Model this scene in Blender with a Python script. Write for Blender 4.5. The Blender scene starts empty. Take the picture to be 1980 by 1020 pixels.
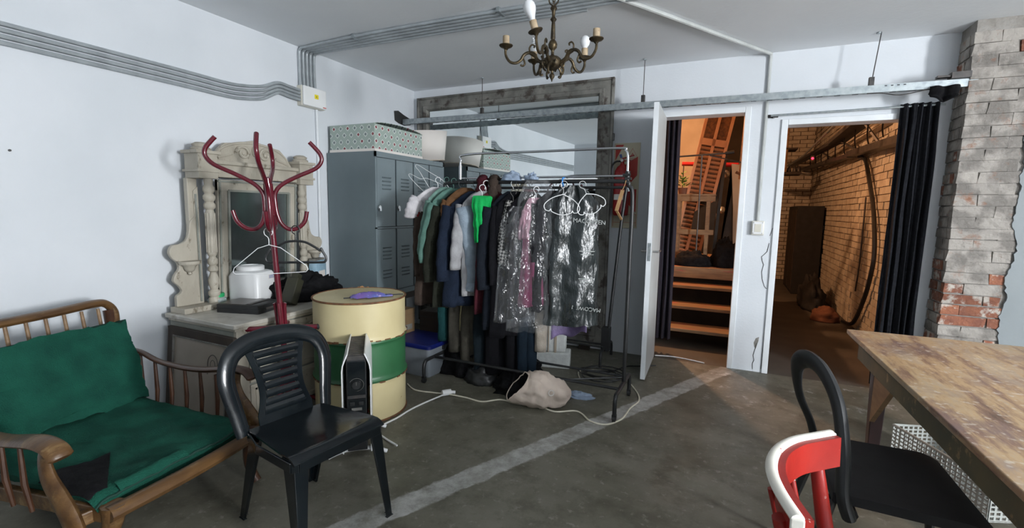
import bpy, math, random
from mathutils import Vector, Matrix, noise
random.seed(7)
PI = math.pi
C = bpy.context.scene.collection
scn = bpy.context.scene

# ------------------------------------------------------------------ camera, world, lights, exposure
XR_ = 4.4
YAW, PIT, ROL, FPX, CAMH = 0.43239444, 0.11690758, 0.01823748, 902.6956, 1.34
_f = Vector((-math.sin(YAW)*math.cos(PIT), math.cos(YAW)*math.cos(PIT), -math.sin(PIT)))
_r = Vector((math.cos(YAW), math.sin(YAW), 0.0))
_u = _r.cross(_f)
_r, _u = math.cos(ROL)*_r + math.sin(ROL)*_u, -math.sin(ROL)*_r + math.cos(ROL)*_u
cam = bpy.data.cameras.new('camera')
cam.sensor_fit = 'HORIZONTAL'; cam.sensor_width = 36.0
cam.lens = FPX/1980.0*36.0; cam.clip_start = 0.02
co = bpy.data.objects.new('camera', cam); C.objects.link(co)
m = Matrix((( _r.x, _u.x, -_f.x, 0), (_r.y, _u.y, -_f.y, 0), (_r.z, _u.z, -_f.z, CAMH), (0, 0, 0, 1)))
co.matrix_world = m
scn.camera = co
scn.view_settings.view_transform = 'Standard'
scn.view_settings.look = 'None'
scn.view_settings.gamma = 1.0
scn.view_settings.exposure = 0.0
scn.view_settings.use_curve_mapping = False
scn.cycles.use_denoising = True
scn.cycles.max_bounces = 8
scn.cycles.sample_clamp_indirect = 6.0

w = bpy.data.worlds.new('world'); scn.world = w; w.use_nodes = True
w.node_tree.nodes['Background'].inputs[0].default_value = (0.5, 0.6, 0.8, 1)
w.node_tree.nodes['Background'].inputs[1].default_value = 0.02

def lamp(name, loc, power, color, radius=0.1, kind='POINT', rot=None, size=None, sizey=None):
    l = bpy.data.lights.new(name, kind); l.energy = power; l.color = color
    if kind == 'AREA':
        l.shape = 'RECTANGLE'; l.size = size; l.size_y = sizey or size
    else:
        l.shadow_soft_size = radius
    o = bpy.data.objects.new(name, l); C.objects.link(o); o.location = loc
    if rot: o.rotation_euler = rot
    return o
# the room's own lamp, off frame to the right and behind the camera
lamp('room_lamp', (2.1, -0.05, 1.90), 26.0, (0.97, 0.98, 1.0), 0.08)
# large soft cool source off frame to the right, placed from its shadows
lamp('side_source', (XR_-0.08, 0.15, 1.62), 365.0, (0.955, 0.975, 1.0), kind='AREA', rot=(0, math.radians(90), 0), size=0.9, sizey=0.6)
# the sodium-coloured lamp in the store beyond the first doorway
lamp('store_lamp', (-1.2, 6.2, 2.7), 250.0, (1.0, 0.50, 0.24), 0.06)

# ------------------------------------------------------------------ materials
MATS = {}
def _nt(name):
    mt = bpy.data.materials.new(name); mt.use_nodes = True
    nt = mt.node_tree; b = nt.nodes['Principled BSDF']
    MATS[name] = mt
    return mt, nt, b
def N(nt, t, **kw):
    n = nt.nodes.new(t)
    for k, v in kw.items():
        if k.startswith('i_'):
            key = k[2:]
            key = int(key) if key.isdigit() else key.replace('_', ' ')
            n.inputs[key].default_value = v
        else: setattr(n, k, v)
    return n
def rgba(c): return (c[0], c[1], c[2], 1.0)
def hexc(h):
    h = h.lstrip('#'); o = []
    for i in (0, 2, 4):
        c = int(h[i:i+2], 16)/255.0
        o.append(c/12.92 if c <= 0.04045 else ((c+0.055)/1.055)**2.4)
    return tuple(o)
def M(name, c1, c2=None, scale=6.0, rough=0.6, metal=0.0, bump=0.0, bscale=None, lo=0.35, hi=0.65, detail=5.0,
      spec=0.5, stretch=None, c3=None, s3=3.0, t3=(0.6, 0.7), rand=0.0, rough2=None, coat=0.0, alpha=None, world=False):
    """base colour with a noise blend to c2, a second patchy blend to c3, optional bump and per-object variation"""
    if isinstance(c1, str): c1 = hexc(c1)
    if isinstance(c2, str): c2 = hexc(c2)
    if isinstance(c3, str): c3 = hexc(c3)
    mt, nt, b = _nt(name); L = nt.links.new
    b.inputs['Roughness'].default_value = rough; b.inputs['Metallic'].default_value = metal
    b.inputs['Specular IOR Level'].default_value = spec
    b.inputs['Coat Weight'].default_value = coat
    tc = N(nt, 'ShaderNodeTexCoord'); src = tc.outputs['Object']
    if world: src = N(nt, 'ShaderNodeNewGeometry').outputs['Position']
    if stretch:
        mp = N(nt, 'ShaderNodeMapping'); mp.inputs['Scale'].default_value = stretch
        L(src, mp.inputs[0]); src = mp.outputs[0]
    col = None
    if c2 is not None:
        nz = N(nt, 'ShaderNodeTexNoise'); nz.inputs['Scale'].default_value = scale; nz.inputs['Detail'].default_value = detail
        L(src, nz.inputs['Vector'])
        mr = N(nt, 'ShaderNodeMapRange'); mr.inputs[1].default_value = lo; mr.inputs[2].default_value = hi
        L(nz.outputs[0], mr.inputs[0])
        mx = N(nt, 'ShaderNodeMix', data_type='RGBA'); mx.inputs[6].default_value = rgba(c1); mx.inputs[7].default_value = rgba(c2)
        L(mr.outputs[0], mx.inputs[0]); col = mx.outputs[2]
        if rough2 is not None:
            mr2 = N(nt, 'ShaderNodeMapRange'); mr2.inputs[3].default_value = rough; mr2.inputs[4].default_value = rough2
            L(mr.outputs[0], mr2.inputs[0]); L(mr2.outputs[0], b.inputs['Roughness'])
    if c3 is not None:
        nz3 = N(nt, 'ShaderNodeTexNoise'); nz3.inputs['Scale'].default_value = s3; nz3.inputs['Detail'].default_value = 6.0
        nz3.inputs['Roughness'].default_value = 0.65
        L(src, nz3.inputs['Vector'])
        mr = N(nt, 'ShaderNodeMapRange'); mr.inputs[1].default_value = t3[0]; mr.inputs[2].default_value = t3[1]
        L(nz3.outputs[0], mr.inputs[0])
        mx = N(nt, 'ShaderNodeMix', data_type='RGBA'); mx.inputs[6].default_value = rgba(c1); mx.inputs[7].default_value = rgba(c3)
        if col is not None: L(col, mx.inputs[6])
        L(mr.outputs[0], mx.inputs[0]); col = mx.outputs[2]
    if rand > 0:
        oi = N(nt, 'ShaderNodeObjectInfo')
        mr = N(nt, 'ShaderNodeMapRange'); mr.inputs[3].default_value = 1.0-rand; mr.inputs[4].default_value = 1.0+rand
        L(oi.outputs['Random'], mr.inputs[0])
        vm = N(nt, 'ShaderNodeVectorMath', operation='SCALE')
        if col is not None: L(col, vm.inputs[0])
        else: vm.inputs[0].default_value = c1
        L(mr.outputs[0], vm.inputs['Scale']); col = vm.outputs[0]
    if col is not None: L(col, b.inputs['Base Color'])
    else: b.inputs['Base Color'].default_value = rgba(c1)
    if bump > 0:
        nb = N(nt, 'ShaderNodeTexNoise'); nb.inputs['Scale'].default_value = bscale or scale*3; nb.inputs['Detail'].default_value = 4.0
        L(src, nb.inputs['Vector'])
        bp = N(nt, 'ShaderNodeBump'); bp.inputs['Strength'].default_value = min(1.0, bump); bp.inputs['Distance'].default_value = 0.01*max(1, bump)
        L(nb.outputs[0], bp.inputs['Height']); L(bp.outputs[0], b.inputs['Normal'])
    if alpha is not None: b.inputs['Alpha'].default_value = alpha
    return mt
def mth(nt, op, a, b=None):
    n = nt.nodes.new('ShaderNodeMath'); n.operation = op
    for i, v in enumerate((a, b)):
        if v is None: continue
        if isinstance(v, (int, float)): n.inputs[i].default_value = v
        else: nt.links.new(v, n.inputs[i])
    return n.outputs[0]

# ------------------------------------------------------------------ mesh builder
class G:
    def __init__(s): s.v = []; s.f = []; s.mi = []; s.m = 0
    def add(s, vs, fs):
        o = len(s.v); s.v += [tuple(v) for v in vs]; s.f += [tuple(i+o for i in f) for f in fs]; s.mi += [s.m]*len(fs)
        return s
    def box(s, a, b, mat=None, jit=0.0):
        x0, y0, z0 = a; x1, y1, z1 = b
        vs = [Vector(p) for p in ((x0,y0,z0),(x1,y0,z0),(x1,y1,z0),(x0,y1,z0),(x0,y0,z1),(x1,y0,z1),(x1,y1,z1),(x0,y1,z1))]
        if jit: vs = [v+Vector((random.uniform(-jit,jit),random.uniform(-jit,jit),random.uniform(-jit,jit))) for v in vs]
        if mat is not None: vs = [mat @ v for v in vs]
        return s.add(vs, [(0,3,2,1),(4,5,6,7),(0,1,5,4),(1,2,6,5),(2,3,7,6),(3,0,4,7)])
    def bar(s, p, q, wx, wy, up=(0,0,1)):
        """rectangular bar from p to q"""
        p, q = Vector(p), Vector(q); d = (q-p); l = d.length; d.normalize()
        up = Vector(up)
        if abs(d.dot(up)) > 0.98: up = Vector((1,0,0))
        x = d.cross(up).normalized(); y = x.cross(d)
        vs = []
        for c in (p, q):
            for sx, sy in ((-1,-1),(1,-1),(1,1),(-1,1)): vs.append(c + x*(sx*wx/2) + y*(sy*wy/2))
        return s.add(vs, [(3,2,1,0),(4,5,6,7),(0,1,5,4),(1,2,6,5),(2,3,7,6),(3,0,4,7)])
    def tube(s, pts, r, n=8, closed=False, cap=True, flat=1.0, up=None):
        pts = [Vector(p) for p in pts]; k = len(pts)
        rs = r if isinstance(r, (list, tuple)) else [r]*k
        rings = []; prev = None
        for i in range(k):
            if closed: t = pts[(i+1) % k]-pts[i-1]
            else: t = pts[min(i+1, k-1)]-pts[max(i-1, 0)]
            if t.length < 1e-9: t = Vector((0,0,1))
            t.normalize()
            if prev is None:
                a = Vector(up) if up is not None else (Vector((0,0,1)) if abs(t.z) < 0.9 else Vector((1,0,0)))
                x = t.cross(a).normalized()
            else:
                x = prev - t*prev.dot(t)
                if x.length < 1e-6: x = t.orthogonal()
                x.normalize()
            prev = x; y = t.cross(x)
            rings.append([pts[i]+x*(rs[i]*math.cos(2*PI*j/n))+y*(rs[i]*flat*math.sin(2*PI*j/n)) for j in range(n)])
        vs = [v for rg in rings for v in rg]; fs = []
        kk = k if closed else k-1
        for i in range(kk):
            a, b = i*n, ((i+1) % k)*n
            for j in range(n): fs.append((a+j, a+(j+1)%n, b+(j+1)%n, b+j))
        if cap and not closed:
            fs.append(tuple(range(n))[::-1]); fs.append(tuple((k-1)*n+j for j in range(n)))
        return s.add(vs, fs)
    def lathe(s, prof, n=24, mat=None, sx=1.0, sy=1.0):
        vs = []; fs = []; k = len(prof)
        for r, z in prof:
            for j in range(n):
                a = 2*PI*j/n; v = Vector((r*math.cos(a)*sx, r*math.sin(a)*sy, z))
                vs.append(mat @ v if mat is not None else v)
        for i in range(k-1):
            for j in range(n): fs.append((i*n+j, i*n+(j+1)%n, (i+1)*n+(j+1)%n, (i+1)*n+j))
        if prof[0][0] > 1e-6: fs.append(tuple(range(n))[::-1])
        if prof[-1][0] > 1e-6: fs.append(tuple((k-1)*n+j for j in range(n)))
        return s.add(vs, fs)
    def prism(s, poly, org, u, v, th):
        """polygon in the (u,v) plane, extruded th along u x v"""
        org, u, v = Vector(org), Vector(u), Vector(v); w = u.cross(v).normalized()*th
        k = len(poly)
        vs = [org+u*a+v*b for a, b in poly]+[org+u*a+v*b+w for a, b in poly]
        fs = [tuple(range(k))[::-1], tuple(range(k, 2*k))]+[(i, (i+1)%k, k+(i+1)%k, k+i) for i in range(k)]
        return s.add(vs, fs)
    def grid(s, fn, nu, nv, th=0.0, closeu=False):
        """surface fn(a,b), a,b in 0..1; th gives it thickness"""
        P = [[Vector(fn(i/nu, j/nv)) for j in range(nv+1)] for i in range(nu+1)]
        vs = [p for row in P for p in row]; W = nv+1
        q = [(i*W+j, (i+1)*W+j, (i+1)*W+j+1, i*W+j+1) for i in range(nu) for j in range(nv)]
        if not th: return s.add(vs, q)
        ns = []
        for i in range(nu+1):
            for j in range(nv+1):
                a = P[min(i+1,nu)][j]-P[max(i-1,0)][j]; b = P[i][min(j+1,nv)]-P[i][max(j-1,0)]
                n = a.cross(b)
                ns.append(n.normalized() if n.length > 1e-12 else Vector((0,0,1)))
        k = len(vs); vs2 = vs+[p-n*th for p, n in zip(vs, ns)]
        fs = q+[tuple(x+k for x in f[::-1]) for f in q]
        ed = [i*W for i in range(nu+1)]+[nu*W+j for j in range(1, nv+1)]+[i*W+nv for i in range(nu-1,-1,-1)]+[j for j in range(nv-1,0,-1)]
        for a, b in zip(ed, ed[1:]+ed[:1]): fs.append((b, a, a+k, b+k))
        return s.add(vs2, fs)
    def ball(s, c, r, n=12, k=8, sc=(1,1,1)):
        prof = [(r*math.sin(PI*i/k), -r*math.cos(PI*i/k)) for i in range(k+1)]
        return s.lathe([(max(a,1e-5), b) for a, b in prof], n, Matrix.Translation(Vector(c)) @ Matrix.Diagonal((sc[0],sc[1],sc[2],1)))

ORG = {}
def thing(name, label, cat, loc=(0,0,0), rotz=0.0, group=None, world=False, kind=None):
    o = bpy.data.objects.new(name, None); C.objects.link(o); o.empty_display_size = 0.1
    o.location = loc; o.rotation_euler = (0,0,rotz)
    if kind: o['kind'] = kind
    if label: o['label'] = label
    if cat: o['category'] = cat
    if group: o['group'] = group
    if world: ORG[o.name] = Vector(loc)
    return o
def mesh_of(name, g, mats, smooth=False, off=None):
    me = bpy.data.meshes.new(name)
    vs = g.v if off is None else [(v[0]-off.x, v[1]-off.y, v[2]-off.z) for v in g.v]
    me.from_pydata(vs, [], g.f)
    for mt in (mats if isinstance(mats, (list, tuple)) else [mats]):
        me.materials.append(MATS[mt] if isinstance(mt, str) else mt)
    if any(g.mi): me.polygons.foreach_set('material_index', g.mi)
    if smooth:
        me.polygons.foreach_set('use_smooth', [True]*len(me.polygons))
        if smooth != 'all': me.set_sharp_from_angle(angle=math.radians(40))
    me.update()
    return me
def part(name, g, mats, parent=None, smooth=False, bevel=0.0, label=None, sub=0, kind=None):
    off = None; root = parent
    if parent is not None and parent.name in ORG: off = ORG[parent.name]
    me = mesh_of(name, g, mats, smooth, off)
    o = bpy.data.objects.new(name, me); C.objects.link(o)
    if parent is not None: o.parent = parent
    if off is not None: ORG[o.name] = off
    if bevel:
        b = o.modifiers.new('bevel', 'BEVEL'); b.width = bevel; b.segments = 2; b.limit_method = 'ANGLE'
    if sub:
        b = o.modifiers.new('sub', 'SUBSURF'); b.levels = sub; b.render_levels = sub
    if label: o['label'] = label
    if kind: o['kind'] = kind
    return o
def solo(name, g, mats, label, cat, group=None, org=None, **kw):
    """a thing that is one mesh, its origin at org"""
    off = Vector(org) if org is not None else None
    me = mesh_of(name, g, mats, kw.get('smooth', False), off)
    o = bpy.data.objects.new(name, me); C.objects.link(o)
    if off is not None: o.location = off
    if kw.get('bevel'):
        b = o.modifiers.new('bevel', 'BEVEL'); b.width = kw['bevel']; b.segments = 2; b.limit_method = 'ANGLE'
    if kw.get('sub'):
        b = o.modifiers.new('sub', 'SUBSURF'); b.levels = kw['sub']; b.render_levels = kw['sub']
    o['label'] = label; o['category'] = cat
    if group: o['group'] = group
    if kw.get('kind'): o['kind'] = kw['kind']
    return o
def struct(name, g, mats, label=None, parent=None, **kw):
    o = part(name, g, mats, parent, **kw)
    if parent is None: o['kind'] = 'structure'
    if label: o['label'] = label
    return o
def shared(name, me, parent, loc, rot=(0,0,0), sc=(1,1,1)):
    o = bpy.data.objects.new(name, me); C.objects.link(o)
    if parent is not None: o.parent = parent
    o.location = loc; o.rotation_euler = rot; o.scale = sc
    return o
def dup(root, loc, rotz, label=None, group=None, scale=None):
    r = root.copy(); C.objects.link(r); r.location = loc; r.rotation_euler = (0,0,rotz) if not hasattr(rotz,'__len__') else rotz
    if scale: r.scale = (scale,)*3
    if label: r['label'] = label
    if group: r['group'] = group
    for ch in list(root.children):
        c = ch.copy(); C.objects.link(c); c.parent = r
        for gg in ch.children:
            d = gg.copy(); C.objects.link(d); d.parent = c
    return r
def smoothpath(pts, k=6):
    """Catmull-Rom through pts"""
    P = [Vector(p) for p in pts]; out = []
    for i in range(len(P)-1):
        a = P[max(i-1,0)]; b = P[i]; c = P[i+1]; d = P[min(i+2,len(P)-1)]
        for j in range(k):
            t = j/k
            out.append(0.5*((2*b)+(c-a)*t+(2*a-5*b+4*c-d)*t*t+(-a+3*b-3*c+d)*t**3))
    out.append(P[-1]); return out
def fbm(x, y, z=0.0, s=1.0):
    return noise.fractal(Vector((x*s, y*s, z*s)), 1.0, 2.0, 4)
def lerp(a, b, t): return a+(b-a)*t

# ------------------------------------------------------------------ palette
M('wall_paint', (0.67,0.70,0.735), (0.61,0.645,0.68), 1.6, 0.72, bump=0.12, bscale=60, c3=(0.46,0.50,0.54), s3=9.0, t3=(0.74,0.8))
M('ceiling_paint', (0.80,0.825,0.85), (0.74,0.77,0.80), 1.3, 0.8, bump=0.15, bscale=40)
M('trim_paint', (0.74,0.77,0.80), (0.66,0.69,0.71), 5, 0.45, bump=0.08, bscale=40, c3=(0.40,0.38,0.34), s3=14, t3=(0.70,0.74))
M('door_paint', (0.52,0.54,0.54), (0.46,0.48,0.48), 3, 0.45)
M('galvanised', (0.42,0.46,0.47), (0.30,0.34,0.36), 30, 0.38, 0.75, rough2=0.55, detail=3)
M('conduit_paint', (0.42,0.46,0.48), (0.33,0.36,0.38), 12, 0.4, 0.35)
M('conduit_dark', (0.30,0.33,0.35), (0.23,0.26,0.28), 12, 0.45, 0.3)
M('white_plastic', (0.78,0.79,0.79), (0.72,0.73,0.73), 4, 0.35)
M('cream_plastic', (0.66,0.64,0.56), (0.60,0.58,0.50), 4, 0.4)
M('black_gloss', (0.003,0.005,0.007), (0.005,0.008,0.010), 8, 0.13, bump=0.05, bscale=35, rough2=0.22, spec=0.6)
M('black_satin', (0.010,0.011,0.012), (0.018,0.019,0.020), 12, 0.42)
M('black_matte', (0.006,0.006,0.007), (0.012,0.012,0.013), 12, 0.85)
M('black_cloth', (0.004,0.004,0.005), (0.010,0.010,0.011), 30, 0.95, bump=0.4, bscale=60, spec=0.15)
M('chrome', (0.62,0.64,0.66), None, rough=0.16, metal=1.0)
M('brass_old', (0.10,0.075,0.042), (0.045,0.037,0.026), 25, 0.38, 0.85, rough2=0.6, bump=0.3, bscale=80)
M('candle_card', (0.42,0.33,0.22), (0.30,0.22,0.13), 25, 0.75, c3=(0.16,0.10,0.06), s3=40, t3=(0.6,0.66))
M('bulb_glass', (0.66,0.68,0.70), None, rough=0.18)
M('bulb_clear', (0.75,0.78,0.80), None, rough=0.05, alpha=0.35)
M('oxblood', (0.115,0.008,0.018), (0.09,0.006,0.014), 10, 0.22, spec=0.6, coat=0.3)
M('locker_grey', (0.145,0.185,0.20), (0.12,0.155,0.17), 2.5, 0.38, bump=0.1, bscale=200, spec=0.5)
M('locker_dark', (0.03,0.035,0.04), None, rough=0.5)
M('dresser_paint', (0.44,0.405,0.335), (0.35,0.32,0.26), 7, 0.55, c3=(0.17,0.145,0.10), s3=16, t3=(0.60,0.68), bump=0.25, bscale=60, stretch=(1,1,0.6))
M('dresser_grey', (0.26,0.27,0.24), (0.20,0.21,0.18), 8, 0.6, c3=(0.10,0.09,0.07), s3=12, t3=(0.6,0.7), bump=0.2, bscale=60)
M('dresser_marble', (0.52,0.50,0.45), (0.36,0.34,0.29), 9, 0.35, c3=(0.24,0.20,0.15), s3=5, t3=(0.58,0.7))
M('old_glass', (0.42,0.48,0.47), (0.30,0.35,0.35), 3, 0.09, 0.92, rough2=0.22)
M('mirror_glass', (0.80,0.84,0.84), None, rough=0.0, metal=1.0)
M('weathered_wood', (0.20,0.195,0.175), (0.10,0.10,0.09), 7, 0.75, stretch=(1,1,1), c3=(0.055,0.045,0.038), s3=9, t3=(0.53,0.62), bump=0.6, bscale=30)
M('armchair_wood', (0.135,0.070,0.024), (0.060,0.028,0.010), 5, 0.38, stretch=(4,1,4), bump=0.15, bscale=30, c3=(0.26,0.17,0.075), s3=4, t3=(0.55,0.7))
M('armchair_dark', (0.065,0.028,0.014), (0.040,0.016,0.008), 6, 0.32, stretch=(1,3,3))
M('green_fabric', (0.007,0.070,0.046), (0.004,0.046,0.031), 9, 0.9, bump=0.5, bscale=180, spec=0.2)
M('green_piping', (0.004,0.035,0.024), None, rough=0.9)
M('drum_cream', (0.60,0.52,0.30), (0.53,0.45,0.25), 4, 0.42, c3=(0.22,0.10,0.035), s3=8, t3=(0.67,0.73), bump=0.1, bscale=12, rough2=0.5)
M('drum_green', (0.030,0.125,0.050), (0.022,0.10,0.04), 4, 0.4, c3=(0.16,0.09,0.04), s3=9, t3=(0.70,0.76), bump=0.1, bscale=12)
M('rust', (0.20,0.085,0.03), (0.09,0.04,0.02), 30, 0.8)
M('polyfoam', (0.72,0.74,0.72), (0.62,0.64,0.62), 30, 0.8, bump=0.3, bscale=90)
M('shade_white', (0.74,0.70,0.66), (0.68,0.64,0.60), 3, 0.7)
M('shade_inner', (0.45,0.38,0.30), None, rough=0.8)
M('wire_white', (0.75,0.76,0.76), None, rough=0.4)
M('cable_cream', (0.62,0.59,0.48), (0.55,0.52,0.42), 20, 0.5)
M('table_side', (0.085,0.085,0.055), (0.14,0.115,0.06), 8, 0.6, c3=(0.30,0.22,0.11), s3=10, t3=(0.6,0.66))
M('leg_oxblood', (0.035,0.014,0.014), (0.02,0.009,0.009), 12, 0.4)
M('red_paint', (0.30,0.012,0.007), (0.23,0.009,0.006), 9, 0.35, c3=(0.62,0.58,0.52), s3=26, t3=(0.67,0.69), bump=0.1)
M('chipped_white', (0.72,0.70,0.64), (0.64,0.62,0.55), 8, 0.45, c3=(0.40,0.02,0.02), s3=30, t3=(0.64,0.67))
M('brick_red', (0.27,0.105,0.058), (0.17,0.065,0.042), 18, 0.9, c3=(0.46,0.42,0.37), s3=12, t3=(0.52,0.62), bump=0.8, bscale=45, rand=0.22, world=True)
M('brick_smear', (0.33,0.305,0.275), (0.19,0.175,0.158), 9, 0.92, c3=(0.24,0.12,0.075), s3=8, t3=(0.57,0.70), bump=1.6, bscale=26, rand=0.10, world=True, lo=.42, hi=.58)
M('mortar', (0.30,0.285,0.262), (0.22,0.205,0.185), 14, 0.95, bump=1.0, bscale=40)
M('render_patch', (0.26,0.25,0.23), (0.19,0.182,0.165), 9, 0.95, c3=(0.42,0.40,0.37), s3=10, t3=(0.58,0.7), bump=1.0, bscale=30)
M('hall_brick', (0.50,0.46,0.38), (0.36,0.31,0.25), 8, 0.75, c3=(0.15,0.085,0.05), s3=14, t3=(0.62,0.70), bump=0.6, bscale=40, rand=0.12, world=True)
M('hall_mortar', (0.24,0.19,0.14), (0.15,0.115,0.085), 20, 0.95, bump=0.6, bscale=40)
M('hall_plaster', (0.40,0.33,0.25), (0.33,0.27,0.20), 3, 0.85)
M('hall_floor', (0.085,0.075,0.062), (0.055,0.05,0.042), 3, 0.6)
M('stair_wood', (0.30,0.19,0.10), (0.20,0.12,0.065), 6, 0.5, stretch=(1,6,6), c3=(0.34,0.10,0.075), s3=2, t3=(0.55,0.6))
M('dark_wood', (0.035,0.024,0.016), (0.02,0.014,0.01), 8, 0.7)
M('mid_wood', (0.24,0.15,0.075), (0.17,0.10,0.05), 8, 0.6, stretch=(1,1,4))
M('shutter_lit', (0.52,0.26,0.13), (0.44,0.20,0.10), 6, 0.6)  # orange lamplight put into the shutter's colour
M('curtain_dark', (0.020,0.017,0.024), (0.028,0.024,0.032), 6, 0.95, spec=0.2)
M('curtain_black', (0.008,0.009,0.012), (0.014,0.015,0.019), 40, 0.9, bump=0.4, bscale=90, spec=0.2)
M('crate_plastic', (0.42,0.44,0.42), (0.36,0.38,0.36), 5, 0.45)  # white plastic greyed for the shade under the table
M('leaf_green', (0.10,0.22,0.03), (0.05,0.12,0.02), 20, 0.5)
M('terracotta', (0.16,0.06,0.03), (0.12,0.045,0.025), 10, 0.85)
M('steel_dark', (0.05,0.05,0.05), (0.09,0.08,0.075), 20, 0.5, 0.5)
M('steel_pale', (0.5,0.5,0.5), None, rough=0.3, metal=0.9)
M('sign_cream', (0.58,0.54,0.40), (0.50,0.45,0.32), 5, 0.5)
M('sign_red', (0.48,0.035,0.02), (0.40,0.03,0.02), 5, 0.45)
M('ext_red', (0.33,0.010,0.012), (0.27,0.008,0.010), 5, 0.25)
M('cardboard', (0.20,0.125,0.06), (0.16,0.10,0.05), 6, 0.85)
M('tan_wood', (0.50,0.27,0.10), (0.42,0.21,0.08), 8, 0.45)
M('blue_lid', (0.005,0.011,0.11), (0.004,0.009,0.09), 5, 0.35)
M('bag_beige', (0.62,0.52,0.44), (0.54,0.45,0.38), 6, 0.8, bump=0.4, bscale=25)
M('yellow_label', (0.75,0.62,0.02), None, rough=0.5)
M('ink', (0.02,0.02,0.02), None, rough=0.6)
# ------------------------------------------------------------------ special materials
def mat_floor():
    mt, nt, b = _nt('concrete'); L = nt.links.new
    tc = N(nt, 'ShaderNodeTexCoord'); P = tc.outputs['Object']
    def nz(s, d=6, r=0.6, off=0):
        n = N(nt, 'ShaderNodeTexNoise'); n.inputs['Scale'].default_value = s; n.inputs['Detail'].default_value = d
        n.inputs['Roughness'].default_value = r
        mp = N(nt, 'ShaderNodeMapping'); mp.inputs['Location'].default_value = (off, off*.7, 0); L(P, mp.inputs[0]); L(mp.outputs[0], n.inputs['Vector'])
        return n.outputs[0]
    def rng(x, a, c, lo=0.0, hi=1.0):
        m_ = N(nt, 'ShaderNodeMapRange'); L(x, m_.inputs[0]); m_.inputs[1].default_value = a; m_.inputs[2].default_value = c
        m_.inputs[3].default_value = lo; m_.inputs[4].default_value = hi; return m_.outputs[0]
    def mix(f, a, c):
        m_ = N(nt, 'ShaderNodeMix', data_type='RGBA')
        if isinstance(f, float): m_.inputs[0].default_value = f
        else: L(f, m_.inputs[0])
        for i, v in ((6, a), (7, c)):
            if isinstance(v, tuple): m_.inputs[i].default_value = rgba(v)
            else: L(v, m_.inputs[i])
        return m_.outputs[2]
    col = mix(rng(nz(1.6, 7, .65), .38, .62), (0.100,0.096,0.070), (0.165,0.158,0.125))
    col = mix(rng(nz(5.5, 8, .75, 3), .48, .62, 0, .75), col, (0.075,0.070,0.050))
    col = mix(rng(nz(22, 6, .65, 9), .58, .68, 0, .55), col, (0.28,0.27,0.24))
    # the pale painted stripe that runs to the pier between the doorways
    sep = N(nt, 'ShaderNodeSeparateXYZ'); L(P, sep.inputs[0]); X, Y = sep.outputs[0], sep.outputs[1]
    dx, dy = 1.40, 2.92; ln = math.hypot(dx, dy); nx, ny = dy/ln, -dx/ln
    x0, y0 = -1.30, 1.50
    d = mth(nt, 'ADD', mth(nt, 'MULTIPLY', mth(nt, 'SUBTRACT', X, x0), nx), mth(nt, 'MULTIPLY', mth(nt, 'SUBTRACT', Y, y0), ny))
    d = mth(nt, 'ABSOLUTE', mth(nt, 'ADD', d, mth(nt, 'MULTIPLY', mth(nt, 'SUBTRACT', nz(9, 6, .7, 1), .5), .07)))
    st = rng(d, .072, .060)
    wear = rng(nz(7, 8, .75, 5), .38, .60, 0.25, 1.0)
    fade = rng(Y, 3.6, 4.6, 1.0, 0.35)
    st = mth(nt, 'MULTIPLY', mth(nt, 'MULTIPLY', st, wear), fade)
    col = mix(st, col, (0.42,0.42,0.40))
    # plaster dust by the doorways
    near = mth(nt, 'MULTIPLY', rng(nz(6, 7, .7, 12), .58, .66), rng(Y, 3.3, 4.1))
    near = mth(nt, 'MULTIPLY', near, rng(Y, 4.5, 4.35))
    near = mth(nt, 'MULTIPLY', near, rng(X, -1.0, -0.4))
    col = mix(near, col, (0.42,0.42,0.41))
    L(col, b.inputs['Base Color'])
    L(rng(nz(3, 6, .6, 7), .3, .7, .38, .62), b.inputs['Roughness'])
    bp = N(nt, 'ShaderNodeBump'); bp.inputs['Strength'].default_value = .25; bp.inputs['Distance'].default_value = .01
    L(nz(18, 6), bp.inputs['Height']); L(bp.outputs[0], b.inputs['Normal'])
mat_floor()

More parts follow.
